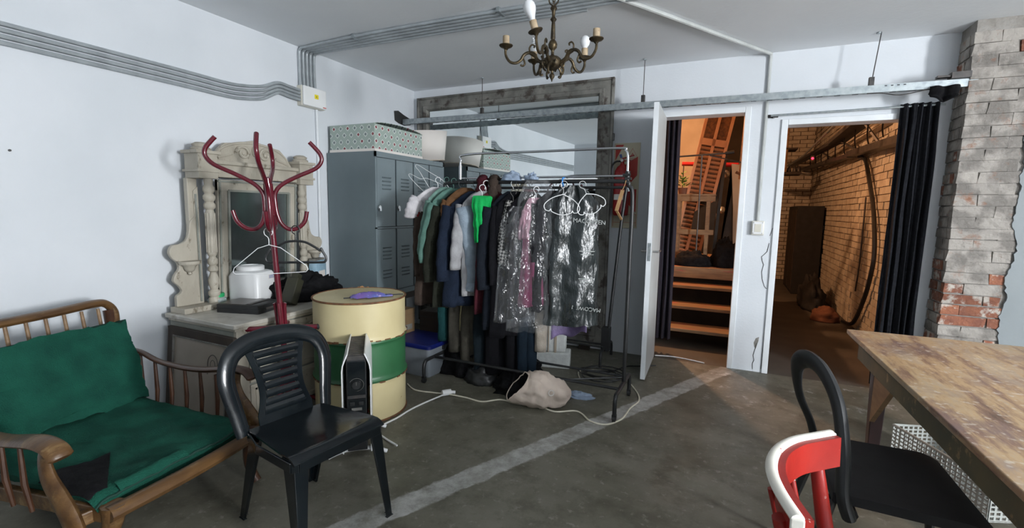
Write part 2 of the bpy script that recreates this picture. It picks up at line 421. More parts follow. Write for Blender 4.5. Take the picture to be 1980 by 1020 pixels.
def mat_polka(name='polka_paper'):
    mt, nt, b = _nt(name); L = nt.links.new; b.inputs['Roughness'].default_value = .6
    tc = N(nt, 'ShaderNodeTexCoord'); sep = N(nt, 'ShaderNodeSeparateXYZ'); L(tc.outputs['Object'], sep.inputs[0])
    u = mth(nt, 'DIVIDE', mth(nt, 'ADD', sep.outputs[0], sep.outputs[1]), .078)
    v = mth(nt, 'DIVIDE', sep.outputs[2], .056)
    row = mth(nt, 'FLOOR', v)
    u = mth(nt, 'ADD', u, mth(nt, 'MULTIPLY', mth(nt, 'MODULO', row, 2.0), .5))
    fu = mth(nt, 'ABSOLUTE', mth(nt, 'SUBTRACT', mth(nt, 'FRACT', u), .5))
    fv = mth(nt, 'ABSOLUTE', mth(nt, 'SUBTRACT', mth(nt, 'FRACT', v), .5))
    d = mth(nt, 'ADD', mth(nt, 'MULTIPLY', fu, .078), mth(nt, 'MULTIPLY', fv, .056))
    wn = N(nt, 'ShaderNodeTexWhiteNoise', noise_dimensions='2D')
    cx = N(nt, 'ShaderNodeCombineXYZ'); L(mth(nt, 'FLOOR', u), cx.inputs[0]); L(row, cx.inputs[1]); L(cx.outputs[0], wn.inputs['Vector'])
    dia = N(nt, 'ShaderNodeMix', data_type='RGBA'); dia.inputs[6].default_value = (0.22,0.05,0.06,1); dia.inputs[7].default_value = (0.16,0.20,0.20,1)
    L(mth(nt, 'GREATER_THAN', wn.outputs['Value'], .5), dia.inputs[0])
    a = N(nt, 'ShaderNodeMix', data_type='RGBA'); a.inputs[6].default_value = (0.33,0.40,0.36,1); a.inputs[7].default_value = (0.62,0.66,0.62,1)
    L(mth(nt, 'LESS_THAN', d, .0235), a.inputs[0])
    c = N(nt, 'ShaderNodeMix', data_type='RGBA'); L(a.outputs[2], c.inputs[6]); L(dia.outputs[2], c.inputs[7])
    L(mth(nt, 'LESS_THAN', d, .0150), c.inputs[0]); L(c.outputs[2], b.inputs['Base Color'])
mat_polka()

def mat_tabletop():
    mt, nt, b = _nt('table_top'); L = nt.links.new
    tc = N(nt, 'ShaderNodeTexCoord')
    mp = N(nt, 'ShaderNodeMapping'); mp.inputs['Scale'].default_value = (7, 1.1, 7); mp.inputs['Rotation'].default_value = (0,0,.0); L(tc.outputs['Object'], mp.inputs[0])
    n1 = N(nt, 'ShaderNodeTexNoise'); n1.inputs['Scale'].default_value = 2.2; n1.inputs['Detail'].default_value = 8; n1.inputs['Roughness'].default_value = .7; L(mp.outputs[0], n1.inputs['Vector'])
    r = N(nt, 'ShaderNodeValToRGB'); e = r.color_ramp.elements
    e[0].position = .30; e[0].color = (0.085,0.045,0.028,1); e[1].position = .72; e[1].color = (0.60,0.44,0.23,1)
    for p, c in ((.42,(0.21,0.12,0.075,1)),(.52,(0.40,0.27,0.14,1)),(.6,(0.36,0.275,0.19,1))):
        q = e.new(p); q.color = c
    L(n1.outputs[0], r.inputs[0])
    n2 = N(nt, 'ShaderNodeTexNoise'); n2.inputs['Scale'].default_value = 3.0; n2.inputs['Detail'].default_value = 7; n2.inputs['Roughness'].default_value = .7; L(tc.outputs['Object'], n2.inputs['Vector'])
    m1 = N(nt, 'ShaderNodeMapRange'); m1.inputs[1].default_value = .50; m1.inputs[2].default_value = .66; m1.inputs[4].default_value = .75; L(n2.outputs[0], m1.inputs[0])
    mx = N(nt, 'ShaderNodeMix', data_type='RGBA'); L(m1.outputs[0], mx.inputs[0]); L(r.outputs[0], mx.inputs[6]); mx.inputs[7].default_value = (0.15,0.10,0.10,1)
    n3 = N(nt, 'ShaderNodeTexNoise'); n3.inputs['Scale'].default_value = 40; n3.inputs['Detail'].default_value = 3; L(tc.outputs['Object'], n3.inputs['Vector'])
    m3 = N(nt, 'ShaderNodeMapRange'); m3.inputs[1].default_value = .60; m3.inputs[2].default_value = .68; m3.inputs[4].default_value = .6; L(n3.outputs[0], m3.inputs[0])
    mx2 = N(nt, 'ShaderNodeMix', data_type='RGBA'); L(m3.outputs[0], mx2.inputs[0]); L(mx.outputs[2], mx2.inputs[6]); mx2.inputs[7].default_value = (0.50,0.45,0.38,1)
    L(mx2.outputs[2], b.inputs['Base Color']); b.inputs['Roughness'].default_value = .42
    bp = N(nt, 'ShaderNodeBump'); bp.inputs['Strength'].default_value = .3; bp.inputs['Distance'].default_value = .004; L(n1.outputs[0], bp.inputs['Height']); L(bp.outputs[0], b.inputs['Normal'])
mat_tabletop()

def mat_film(name, tint, trans, wr=22.0, gl=0.12, strength=1.0):
    """crinkled plastic film: part see-through, part glossy"""
    mt = bpy.data.materials.new(name); mt.use_nodes = True; MATS[name] = mt; nt = mt.node_tree; L = nt.links.new
    nt.nodes.clear(); out = N(nt, 'ShaderNodeOutputMaterial')
    tc = N(nt, 'ShaderNodeTexCoord'); mp = N(nt, 'ShaderNodeMapping'); mp.inputs['Scale'].default_value = (1, 1, .45); L(tc.outputs['Object'], mp.inputs[0])
    nz = N(nt, 'ShaderNodeTexNoise'); nz.inputs['Scale'].default_value = wr; nz.inputs['Detail'].default_value = 3; nz.inputs['Distortion'].default_value = 1.2
    L(mp.outputs[0], nz.inputs['Vector'])
    bp = N(nt, 'ShaderNodeBump'); bp.inputs['Strength'].default_value = strength; bp.inputs['Distance'].default_value = .02; L(nz.outputs[0], bp.inputs['Height'])
    tr = N(nt, 'ShaderNodeBsdfTransparent'); tr.inputs[0].default_value = rgba(tint)
    g = N(nt, 'ShaderNodeBsdfGlossy'); g.inputs['Roughness'].default_value = gl; L(bp.outputs[0], g.inputs['Normal'])
    d = N(nt, 'ShaderNodeBsdfDiffuse'); d.inputs[0].default_value = (.55,.58,.60,1)
    m0 = N(nt, 'ShaderNodeMixShader'); m0.inputs[0].default_value = .45; L(g.outputs[0], m0.inputs[1]); L(d.outputs[0], m0.inputs[2])
    lw = N(nt, 'ShaderNodeLayerWeight'); lw.inputs[0].default_value = .4; L(bp.outputs[0], lw.inputs['Normal'])
    fac = mth(nt, 'ADD', mth(nt, 'MULTIPLY', lw.outputs['Facing'], .35), 1.0-trans)
    m1 = N(nt, 'ShaderNodeMixShader'); L(fac, m1.inputs[0]); L(tr.outputs[0], m1.inputs[1]); L(m0.outputs[0], m1.inputs[2])
    L(m1.outputs[0], out.inputs[0])
mat_film('clear_film', (.97,.97,.98), .945, 16)
M('garment_bag', (0.007,0.011,0.012), (0.014,0.020,0.021), 6, 0.24, bump=1.7, bscale=20, spec=0.8, rough2=0.34, stretch=(1,1,.4))
M('tub_plastic', (0.30,0.33,0.36), (0.24,0.27,0.30), 4, 0.25, alpha=0.75)
M('jar_plastic', (0.55,0.66,0.66), None, rough=0.15, alpha=0.5)

def mat_check():
    mt, nt, b = _nt('houndstooth'); L = nt.links.new; b.inputs['Roughness'].default_value = .9
    tc = N(nt, 'ShaderNodeTexCoord'); mp = N(nt, 'ShaderNodeMapping'); mp.inputs['Rotation'].default_value = (0, .6, 0); L(tc.outputs['Object'], mp.inputs[0])
    ck = N(nt, 'ShaderNodeTexChecker'); ck.inputs['Scale'].default_value = 60; ck.inputs[1].default_value = (.012,.012,.012,1); ck.inputs[2].default_value = (.25,.245,.23,1)
    L(mp.outputs[0], ck.inputs[0]); L(ck.outputs[0], b.inputs['Base Color'])
mat_check()
def cloth(name, c1, c2=None, bump=.35):
    c1 = hexc(c1) if isinstance(c1, str) else c1
    M(name, c1, c2 or tuple(x*.72 for x in c1), 14, .92, bump=bump, bscale=120, spec=.15)
cloth('c_white', (.62,.60,.62)); cloth('c_brown', (.055,.040,.032)); cloth('c_red', (.30,.02,.02)); cloth('c_teal', (.10,.20,.165))
cloth('c_olive', (.018,.020,.014)); cloth('c_mint', (.15,.26,.22)); cloth('c_orange', (.13,.065,.03)); cloth('c_navy', (.012,.019,.036))
cloth('c_grey', (.34,.34,.35)); cloth('c_denim', (.26,.32,.38)); cloth('c_green', (.010,.36,.085)); cloth('c_midnight', (.009,.012,.018))
cloth('c_black', (.006,.006,.008)); cloth('c_maroon', (.060,.012,.018)); cloth('c_pink', (.42,.25,.30)); cloth('c_rose', (.15,.028,.07))
cloth('c_tealdark', (.012,.060,.062)); cloth('c_stone', (.065,.060,.048)); cloth('c_cream', (.38,.34,.20)); cloth('c_darkjean', (.012,.020,.026))
cloth('c_bluejean', (.008,.016,.026)); cloth('c_beige', (.36,.32,.27)); cloth('c_lilac', (.32,.25,.46)); cloth('c_paleblue', (.32,.40,.52))
cloth('c_rust', (.40,.09,.03))

M('wall_grey', (0.25,0.275,0.285), (0.21,0.235,0.245), 2, .75, bump=.12, bscale=50)
# ------------------------------------------------------------------ the room
XL, YB, H = -3.25, 4.38, 2.61
YR, XR = -0.60, XR_
HX0, HX1, HY1, HZ = -3.6, 1.43, 11.0, 3.6

g = G(); g.box((XL-.12, YR-.12, -.08), (XR+.12, YB, 0)); struct('floor', g, 'concrete')
g = G(); g.box((XL-.12, YR-.12, H), (XR+.12, YB+.14, H+.1)); struct('ceiling', g, 'ceiling_paint')
g = G(); g.box((XL-.12, YR-.12, 0), (XL, YB+.14, H))
wl = struct('wall_left', g, 'wall_paint')
g = G(); g.box((XL, YR-.12, 0), (XR, YR, H)); struct('wall_rear', g, 'wall_paint')
g = G(); g.box((XR, YR-.12, 0), (XR+.12, YB, H)); struct('wall_right', g, 'wall_grey')  # unseen wall, darkened to cut the light it throws back
# back wall with two doorways (thickness .14)
D1a, D1b, D1t = -.60, .065, 2.165
D2a, D2b, D2t = .37, 1.12, 2.045
g = G()
for a, b_ in (((XL, YB, 0), (D1a, YB+.14, H)), ((D1a, YB, D1t), (D1b, YB+.14, H)), ((D1b, YB, 0), (D2a, YB+.14, H)),
              ((D2a, YB, D2t), (D2b, YB+.14, H)), ((D2b, YB, 0), (1.40, YB+.14, H))):
    g.box(a, b_)
wb = struct('wall_back', g, 'wall_paint')
# broken plaster and cracks on the pier between the doorways
def crack(pts, wdt, nm='crack'):
    gg = G()
    for (x0, z0), (x1, z1) in zip(pts, pts[1:]):
        gg.bar((x0, YB-.001, z0), (x1, YB-.001, z1), .004, wdt, up=(0,1,0))
    return part(nm, gg, 'ink', wb)
crack([(.262,.02),(.258,.07),(.268,.10),(.258,.14),(.270,.20),(.276,.25)], .005)
crack([(.318,.72),(.300,.74),(.280,.80),(.272,.86),(.282,.92),(.270,.95),(.262,.985),(.285,1.01),(.300,1.03),(.31,1.10)], .0045)
crack([(.324,.03),(.330,.5),(.331,.9),(.330,1.1)], .0025)
crack([(.31,1.16),(.325,1.22),(.345,1.25)], .0025)
gg = G(); gg.prism([(.262,.215),(.274,.20),(.290,.27),(.292,.305),(.268,.29),(.255,.25)], (0, YB, 0), (1,0,0), (0,0,1), .0015); part('plaster_chip', gg, 'render_patch', wb)

# door frames
def frame(nm, xa, xb, zt, wdt, proud, depth):
    g = G()
    g.box((xa-wdt, YB-proud, 0), (xa, YB+depth, zt+wdt)); g.box((xb, YB-proud, 0), (xb+wdt, YB+depth, zt+wdt)); g.box((xa, YB-proud, zt), (xb, YB+depth, zt+wdt))
    return struct(nm, g, 'trim_paint', bevel=.004)
frame('trim_1', D1a+.005, D1b-.005, D1t-.005, .045, .012, .15)
frame('trim_2', D2a+.003, D2b-.003, D2t-.003, .045, .016, .15)

# open door leaf, hinged at the left jamb of the first doorway
d = thing('door_1', 'white painted door standing open into the room beside the red rack', None, (D1a+.03, YB-.01, 0), math.radians(-88.0), kind='structure')
g = G(); g.box((0, -.018, .012), (.665, .018, 2.15)); part('leaf', g, 'door_paint', d, bevel=.002)
g = G(); g.box((.665, -.0185, .012), (.668, .0185, 2.15)); part('edge', g, 'trim_paint', d)
g = G(); g.tube([(.60,-.02,1.03),(.60,-.065,1.03)], .009); g.tube([(.60,-.062,1.03),(.50,-.066,1.03)], .009, n=8)
g.tube([(.60,.02,1.03),(.60,.065,1.03)], .009); g.tube([(.60,.062,1.03),(.50,.066,1.03)], .009)
part('handle', g, 'steel_pale', d, smooth=True)
g = G(); g.box((.664, -.012, .96), (.6695, .012, 1.10)); part('lock_plate', g, 'galvanised', d)
for z in (.25, 1.1, 1.95):
    g = G(); g.tube([(0,0,z-.04),(0,0,z+.04)], .011); part('hinge', g, 'steel_dark', d, smooth=True)

# brick pier where the back wall steps forward
PX0, PX1, PY = 1.365, 1.69, 4.14
g = G(); g.box((PX0+.012, PY+.014, 0), (PX1+.1, YB+.14, H)); pier = struct('column', g, 'mortar', 'bare brick pier with patchy grey mortar at the right of the curtain')
random.seed(11)
brk = []
for k in range(8):
    g = G()
    nx, nz = 3, 2; 
    L_, T_, Hh = 1.0, 1.0, 1.0
    g.box((-.5, 0, -.5), (.5, 1, .5), jit=.035)
    brk.append(g)
def brickmesh(k, mt):
    me = mesh_of('brick', brk[k], mt); return me
BR = [brickmesh(k, 'brick_red') for k in range(4)]; BS = [brickmesh(k, 'brick_smear') for k in range(4, 8)]
course = .0745; nco = int(H/course)
for c in range(nco):
    z = (c+.5)*course
    if z+course/2 > H-.004: break
    red = z < .95 and random.random() < .72 or (2.36 < z < 2.47) or random.random() < .14
    # front face: two bricks with a shifting joint, ragged on the right
    j = PX0+(.12 if c % 2 else .235)+random.uniform(-.02,.02)
    xs = [PX0, j, PX1+random.uniform(-.035,.02)]
    for a, b_ in zip(xs, xs[1:]):
        ms = BR if (red and random.random() < .85) else BS
        me = random.choice(ms)
        o = shared('brick', me, pier, ((a+b_)/2, PY+random.uniform(-.006,.005), z), (0, random.uniform(-.01,.01), 0), (b_-a-(.010 if ms is BR else .003), .05, course-(random.uniform(.009,.016) if ms is BR else random.uniform(.001,.007))))
    # left face of the pier
    y0 = PY+.005; jm = PY+(.115 if c % 2 else .19)
    for a, b_ in ((y0+.045, jm), (jm, YB-.005)):
        ms = BR if random.random() < (.6 if z < 1.0 else .15) else BS
        o = shared('brick', random.choice(ms), pier, (PX0+random.uniform(-.003,.006), (a+b_)/2, z), (0,0,-PI/2), (b_-a-.010, .05, course-.012))
# grey smears of render over the upper bricks
def blob(cx, cz, rx, rz, seed, n=22):
    return [(cx+rx*(1+.35*fbm(math.cos(2*PI*i/n)*1.5+seed, math.sin(2*PI*i/n)*1.5))*math.cos(2*PI*i/n), cz+rz*(1+.3*fbm(math.cos(2*PI*i/n)*1.5, math.sin(2*PI*i/n)*1.5+seed))*math.sin(2*PI*i/n)) for i in range(n)]
for cx, cz, rx, rz in ():
    g = G(); g.prism(blob(cx, cz, rx, rz, cx*7+cz), (0, PY-.012, 0), (1,0,0), (0,0,1), -.010)
    g.v = [(x, y+.004*fbm(x*20, z*20), z) for x, y, z in g.v]
    part('render_patch', g, 'render_patch', pier)
# painted plaster to the right of the pier, darker grey than the back wall, ragged at its left edge
random.seed(5)
pts = [(XR, 0), (XR, H), (1.74, H)]
z = H
while z > 1.95: z -= .03; pts.append((1.86+.05*fbm(z*3, 2)+random.uniform(-.004,.004), z))
while z > .03:
    z -= .022; pts.append((1.685+.035*fbm(z*4, 5)+random.uniform(-.007,.007), z))
pts.append((1.68, 0))
g = G(); g.prism(pts[::-1], (0, PY-.008, 0), (1,0,0), (0,0,1), -.25); struct('wall_front', g, 'wall_grey')
g = G(); g.box((1.72, PY+.004, 0), (1.95, PY+.03, H)); part('mortar_bed', g, 'render_patch', pier)

# ------------------------------------------------------------------ the passage and store beyond the doorways
g = G(); g.box((HX0, YB, -.08), (HX1+.3, HY1+.2, -.001)); struct('floor_passage', g, 'hall_floor')
g = G(); g.box((HX0, YB+.14, HZ), (HX1+.3, HY1+.2, HZ+.1)); struct('ceiling_passage', g, 'hall_plaster')
g = G(); g.box((HX0-.1, YB+.14, 0), (HX0, HY1, HZ)); struct('wall_store', g, 'hall_plaster')
g = G(); g.box((HX0, YB+.14, H), (HX1+.1, YB+.20, HZ)); struct('wall_lintel', g, 'hall_plaster')
g = G(); g.box((HX0, 8.3, 0), (-.42, 8.4, HZ)); struct('wall_store_back', g, 'hall_plaster')
g = G(); g.box((HX0, HY1+.03, 0), (.30, HY1+.12, HZ)); struct('wall_store_end', g, 'hall_plaster')
# far end wall of small bricks
g = G(); g.box((.3, HY1+.03, 0), (HX1+.1, HY1+.15, HZ)); we = struct('wall_end', g, 'hall_mortar')
g = G(); random.seed(3)
for c in range(45):
    z = .04+c*.078; x = .30-(.12 if c % 2 else 0)
    while x < HX1:
        g.box((max(x,.3), HY1+random.uniform(0,.006), z-.033), (min(x+.235, HX1), HY1+.06, z+.033)); x += .25
part('bricks', g, 'hall_brick', we, kind='stuff')
# right brick wall of the passage
g = G(); g.box((HX1+.018, YB+.14, 0), (HX1+.15, HY1+.1, HZ)); wr = struct('wall_brick', g, 'hall_mortar')
me4 = []
for k in range(6):
    gg = G(); gg.box((0, -.5, -.5), (1, .5, .5), jit=.03); me4.append(mesh_of('brick', gg, 'hall_brick'))
g = G(); n_ind = 0
for c in range(46):
    z = .04+c*.078; y = YB+.12-(.125 if c % 2 else 0)
    while y < HY1:
        a, b_ = max(y, YB+.14), min(y+.24, HY1)
        off = random.uniform(-.006,.006)
        if b_-a > .05:
            if 4.85 < a and b_ < 7.25 and .25 < z < 2.45 and n_ind < 280:
                shared('brick', random.choice(me4), wr, (HX1+off, (a+b_)/2, z), (0,0,0), (.05, b_-a-.006, .070)); n_ind += 1
            else:
                g.box((HX1+off, a+.004, z-.033), (HX1+.05, b_-.004, z+.033), jit=.002)
        y += .25
part('bricks', g, 'hall_brick', wr, kind='stuff')

M('conduit_pale', (.50,.52,.51), (.43,.45,.44), 8, .4)
g = G(); g.tube([(XL,1.09,1.583),(XL+.008,1.09,1.583)], .006, n=8); part('nail', g, 'steel_dark', wl)
# ------------------------------------------------------------------ beam, hangers, conduits
bm = thing('steel_channel', 'galvanised steel channel crossing under the ceiling from wall hole to brick pier', 'beam', (-1, 4.17, 2.25), world=True)
g = G()
BX0, BX1, BZ0, BZ1, BY = XL+.02, PX0+.05, 2.232, 2.272, 4.17
def bz(x): return lerp(2.243, 2.222, (x-XL)/4.6)
for a, b_ in ((-.0, .003),):
    g.bar((BX0, BY-.020, bz(BX0)), (BX1, BY-.020, bz(BX1)), .003, .050)
    g.bar((BX0, BY+.020, bz(BX0)), (BX1, BY+.020, bz(BX1)), .003, .050)
    g.bar((BX0, BY, bz(BX0)-.024), (BX1, BY, bz(BX1)-.024), .040, .003)
part('channel', g, 'galvanised', bm)
g = G()
for k in range(42):
    x = BX0+.1+k*.108
    if x > BX1-.05: break
    g.box((x-.018, BY-.007, bz(x)-.0275), (x+.018, BY+.007, bz(x)-.0255))
part('slots', g, 'locker_dark', bm, kind='stuff')
g = G()
for k in range(4):
    x = .92+k*.035; g.box((x, BY-.0225, bz(x)+.012), (x+.014, BY-.0215, bz(x)+.019))
part('slots', g, 'locker_dark', bm, kind='stuff')
for i, x in enumerate((-2.28, -.73, .86)):
    lab = ('thin threaded rod holding the steel channel above the large mirror', 'thin threaded rod holding the steel channel just left of the first doorway', 'thin threaded rod holding the steel channel near the brick pier')[i]
    r = thing('hanger_rod', lab, 'rod', (x, BY, bz(x)), world=True, group='threaded rods holding the channel')
    g = G(); lean = (.0, .0, .015)[i]; g.tube([(x-lean, BY, bz(x)+.02), (x+lean, BY, H)], .0035, n=6); part('rod', g, 'steel_dark', r, smooth=True)
    g = G(); g.box((x-lean-.016, BY-.014, bz(x)+.025), (x-lean+.016, BY+.014, bz(x)+.085)); part('clip', g, 'steel_dark', r, bevel=.003)
    g = G(); g.tube([(x, BY, H-.001), (x, BY, H-.01)], .014, n=10); part('washer', g, 'galvanised', r)
g = G(); g.tube(smoothpath([(.82,BY-.03,bz(.8)-.03),(.90,BY-.05,2.185),(1.0,BY-.05,2.165),(1.10,BY-.04,2.18),(1.20,BY-.02,bz(1.2)-.02)]), .0035, n=6)
solo('loose_wire', g, 'steel_dark', 'loose thin wire sagging below the channel near the brick pier', 'wire', smooth=True)
# hole in the left wall where the channel enters
g = G(); g.prism([(4.04,2.24),(4.03,2.335),(4.10,2.35),(4.20,2.32),(4.30,2.30),(4.31,2.235),(4.2,2.21),(4.1,2.22)], (XL+.002,0,0), (0,1,0), (0,0,1), .001)
part('hole', g, 'ink', wl)
# black wrapping at the channel's end
b = thing('black_strap', 'black strap and bracket bundled where the channel meets the brick pier', 'strap', (1.3, 4.15, 2.15), world=True)
g = G()
g.grid(lambda a, c: (lerp(1.17,1.31,a), 4.135-.02*math.sin(a*9)-.012*math.sin(c*7), lerp(2.20, 2.10+.07*abs(a-.55), c)), 14, 8, .012); part('band', g, 'black_cloth', b, smooth=True)
g = G(); g.box((1.27, 4.12, 2.25), (1.37, 4.20, 2.29)); g.box((1.20,4.13,2.262), (1.30,4.18,2.275)); part('bracket', g, 'steel_dark', b)

# four conduits along the left wall into the box, five up and over the ceiling
def polyline(name, label, pts, r, mt, group=None, n=8, k=5):
    g = G(); g.tube(smoothpath(pts, k), r, n=n); o = solo(name, g, mt, label, 'pipe', group, org=pts[0], smooth=True); return o
names = ['uppermost grey conduit of the four running along the left wall', 'second from top grey conduit of the four along the left wall',
         'third from top grey conduit of the four along the left wall', 'lowest grey conduit of the four running along the left wall']
zs = (2.178, 2.148, 2.118, 2.088)
for i, z in enumerate(zs):
    x = XL+.012; e = (2.262, 2.236, 2.210, 2.186)[i]
    polyline('wall_conduit', names[i], [(x, YR+.05, z+.006-.001*i),(x, 1.1, z+.004),(x, 1.9, z+.003),(x, 2.22, z-.001),(x, 2.36, z+.012),(x,2.50,z+.042),(x+.012,2.62,e+.012),(x+.022,2.72,e+.006),(x+.025,2.815,e)], .0115, 'conduit_paint', 'conduits along the left wall')
    for y in (2.17, 2.60):
        pass
box = thing('junction_box', 'cream electrical junction box with yellow sticker high on the left wall', 'junction box', (XL, 2.93, 2.22), world=True)
g = G(); g.box((XL, 2.815, 2.145), (XL+.055, 3.055, 2.305)); part('body', g, 'cream_plastic', box, bevel=.006)
g = G(); g.box((XL+.055, 2.818, 2.148), (XL+.078, 3.052, 2.302)); part('lid', g, 'white_plastic', box, bevel=.008)
g = G(); g.box((XL+.078, 2.925, 2.215), (XL+.0795, 2.965, 2.25)); part('sticker', g, 'yellow_label', box)
g = G(); g.prism([(2.945,2.242),(2.938,2.231),(2.944,2.231),(2.941,2.221),(2.951,2.235),(2.945,2.235)], (XL+.0797,0,0), (0,1,0), (0,0,1), .0006); part('warning_mark', g, 'ink', box)
g = G(); g.box((XL+.078, 3.01, 2.156), (XL+.079, 3.045, 2.163)); part('maker_mark', g, 'sign_red', box)
lab5 = ['leftmost','second','third','fourth','rightmost']
for i in range(5):
    y = 2.832+.037*i; yy = y+.006
    yc = 2.80+.048*i
    x = XL+.014; zc = H-.014
    pth = [(x+.012, y, 2.30), (x, yy, 2.42), (x, yy, zc-.07), (x+.006, yy, zc-.02), (x+.03, yy, zc), (x+.10, yy, zc)]
    far = XR-.05 if i != 4 else -.66
    pth += [(XL+.5, lerp(yy, yc, .8), zc), (XL+1.2, yc, zc), (-.9, yc+.02, zc)]
    if i < 4: pth += [(1.5, yc+.03, zc), (XR-.05, yc+.03, zc)]
    g = G(); g.tube(smoothpath(pth[:5],4)+smoothpath(pth[4:],2)[1:], .0125, n=8)
    solo('ceiling_conduit', g, 'conduit_paint', '%s grey conduit of the five rising from the junction box and crossing the ceiling' % lab5[i], 'pipe', 'conduits rising to the ceiling', org=pth[0], smooth=True)
for x in (-2.62, -1.42):
    g = G(); g.box((x-.012, 2.785, H-.029), (x+.012, 2.82, H-.001)); g.box((x-.010,2.82,H-.029),(x+.010,2.88,H-.0265))
    solo('conduit_strap', g, 'galvanised', 'metal strap holding the ceiling conduits %s' % ('near the left wall' if x < -2 else 'left of the chandelier'), 'strap', org=(x, 2.9, H))
polyline('wall_conduit', 'white conduit running down the left wall from the junction box behind the lockers', [(XL+.014, 3.0, 2.15),(XL+.014,3.003,1.6),(XL+.014, 3.0, 1.0),(XL+.014, 3.0, .35)], .012, 'trim_paint')
polyline('ceiling_conduit', 'single pale conduit crossing the ceiling and dropping between the doorways to the switch box',
         [(-.74, 2.86, H-.014), (-.60, 3.05, H-.014), (.10, 4.18, H-.014), (.20, 4.33, H-.014), (.212, 4.36, H-.03), (.213, YB-.014, H-.10), (.213, YB-.014, 2.2), (.212, YB-.014, 1.7), (.212, YB-.014, 1.27)], .0135, 'conduit_pale', k=4)
s = thing('switch_box', 'cream square switch box on the pier between the doorways', 'switch', (.215, YB, 1.22), world=True)
g = G(); g.box((.17, YB-.035, 1.165), (.262, YB, 1.28)); part('body', g, 'cream_plastic', s, bevel=.004)
g = G(); g.box((.176, YB-.042, 1.171), (.256, YB-.035, 1.274)); part('plate', g, 'white_plastic', s, bevel=.004)
g = G(); g.box((.192, YB-.045, 1.19), (.240, YB-.042, 1.255)); part('rocker', g, 'cream_plastic', s, bevel=.002)
for x, z in ((.183,1.179),(.249,1.179),(.183,1.266),(.249,1.266)):
    g = G(); g.tube([(x, YB-.0435, z), (x, YB-.041, z)], .003, n=8); part('screw', g, 'steel_dark', s)

# curtain rod and curtains
r = thing('curtain_rod', 'thin metal curtain rod above the second doorway', 'curtain rod', (.24, YB-.05, 2.12), world=True)
g = G(); g.tube([(.245, YB-.045, 2.115), (1.32, YB-.05, 2.125)], .008); part('rod', g, 'galvanised', r, smooth=True)
g = G(); g.prism([(0,0),(-.05,0),(-.045,.015),(0,.03)], (.262, YB, 2.10), (0,1,0), (0,0,1), .012); g.box((.215,YB-.006,2.105),(.30,YB,2.13)); part('bracket', g, 'steel_dark', r)
def curtain(name, label, x0, x1, y, z0, z1, nf, amp, mt, top=None, seed=0):
    g = G()
    def fn(a, c):
        z = lerp(z1, z0, c); wv = lerp(.9, 1.15, c); xm = (x0+x1)/2
        x = xm+(lerp(x0, x1, a)-xm)*lerp(top or 1.0, 1.0, min(1, c*1.2)) + .012*fbm(a*4+seed, c*2)
        yy = y+amp*wv*math.sin(2*PI*nf*a+.6*fbm(a*2, c*1.4+seed))+.35*amp*math.sin(2*PI*nf*2.3*a+1+c)
        return (x, yy, z)
    g.grid(fn, nf*14, 18, .003)
    return solo(name, g, mt, label, 'curtain', org=((x0+x1)/2, y, z0), smooth=True)
curtain('curtain', 'black pleated curtain gathered at the right of the second doorway', 1.06, 1.29, YB-.055, .05, 2.14, 5, .024, 'curtain_black', top=.95, seed=2)
curtain('curtain', 'dark violet curtain hanging inside the first doorway behind the open door', -.66, -.445, YB+.24, .13, 2.55, 4, .028, 'curtain_dark', top=.9, seed=6)

r = thing('curtain_rod', 'metal rod carrying the dark violet curtain inside the first doorway', 'curtain rod', (-.7, YB+.24, 2.56), world=True)
g = G(); g.tube([(-1.4,YB+.24,2.55),(.2,YB+.24,2.55)], .010); g.box((-.9,YB+.14,2.54),(-.88,YB+.25,2.56)); g.box((.1,YB+.14,2.54),(.12,YB+.25,2.56)); part('rod', g, 'steel_dark', r, smooth=True)
g = G(); g.box((.345, YB+.14, 0), (.385, 7.70, .80)); struct('parapet', g, 'dark_wood', 'dark parapet between the stair and the passage')
# ------------------------------------------------------------------ the large framed mirror leaning on the back wall
def gy(x, z): return 4.285-.03*x-.005*z      # plane of the glass
mr = thing('standing_mirror', 'huge standing mirror in a weathered grey wooden frame against the back wall', 'mirror', (-2.1, 4.33, 0.05), world=True)
MX0, MX1, MZ0, MZ1, FW = -3.185, -1.005, .06, 2.52, .145
def mp(x, z, o): return Vector((x, gy(x, z)-o, z))
g = G(); g.add([mp(MX0+FW-.02, MZ0+FW-.02, 0), mp(MX1-FW+.02, MZ0+FW-.02, 0), mp(MX1-FW+.02, MZ1-FW+.02, 0), mp(MX0+FW-.02, MZ1-FW+.02, 0)], [(0,1,2,3)])
part('glass', g, 'mirror_glass', mr)
# stepped frame profile: (distance from outer edge, proudness)
prof = [(0, -.012), (0, .030), (.018, .034), (.024, .022), (.085, .026), (.092, .040), (.128, .036), (.140, .012), (FW, .004)]
def side(nm, c0, c1, inward):
    """c0,c1 outer corners; mitred ends"""
    g = G(); n = len(prof); vs = []
    c0, c1, iw = Vector(c0), Vector(c1), Vector(inward); d = (c1-c0).normalized()
    for i, (dd, pr_) in enumerate(prof):
        a = c0+iw*dd+d*dd; b_ = c1+iw*dd-d*dd
        vs.append(mp(a.x, a.y, pr_)); vs.append(mp(b_.x, b_.y, pr_))
    fs = [(2*i, 2*i+1, 2*i+3, 2*i+2) for i in range(n-1)]
    g.add(vs, fs); part(nm, g, 'weathered_wood', mr)
side('top_rail', (MX0, MZ1), (MX1, MZ1), (0,-1))
side('bottom_rail', (MX0, MZ0), (MX1, MZ0), (0,1))
side('left_stile', (MX0, MZ0), (MX0, MZ1), (1,0))
side('right_stile', (MX1, MZ0), (MX1, MZ1), (-1,0))
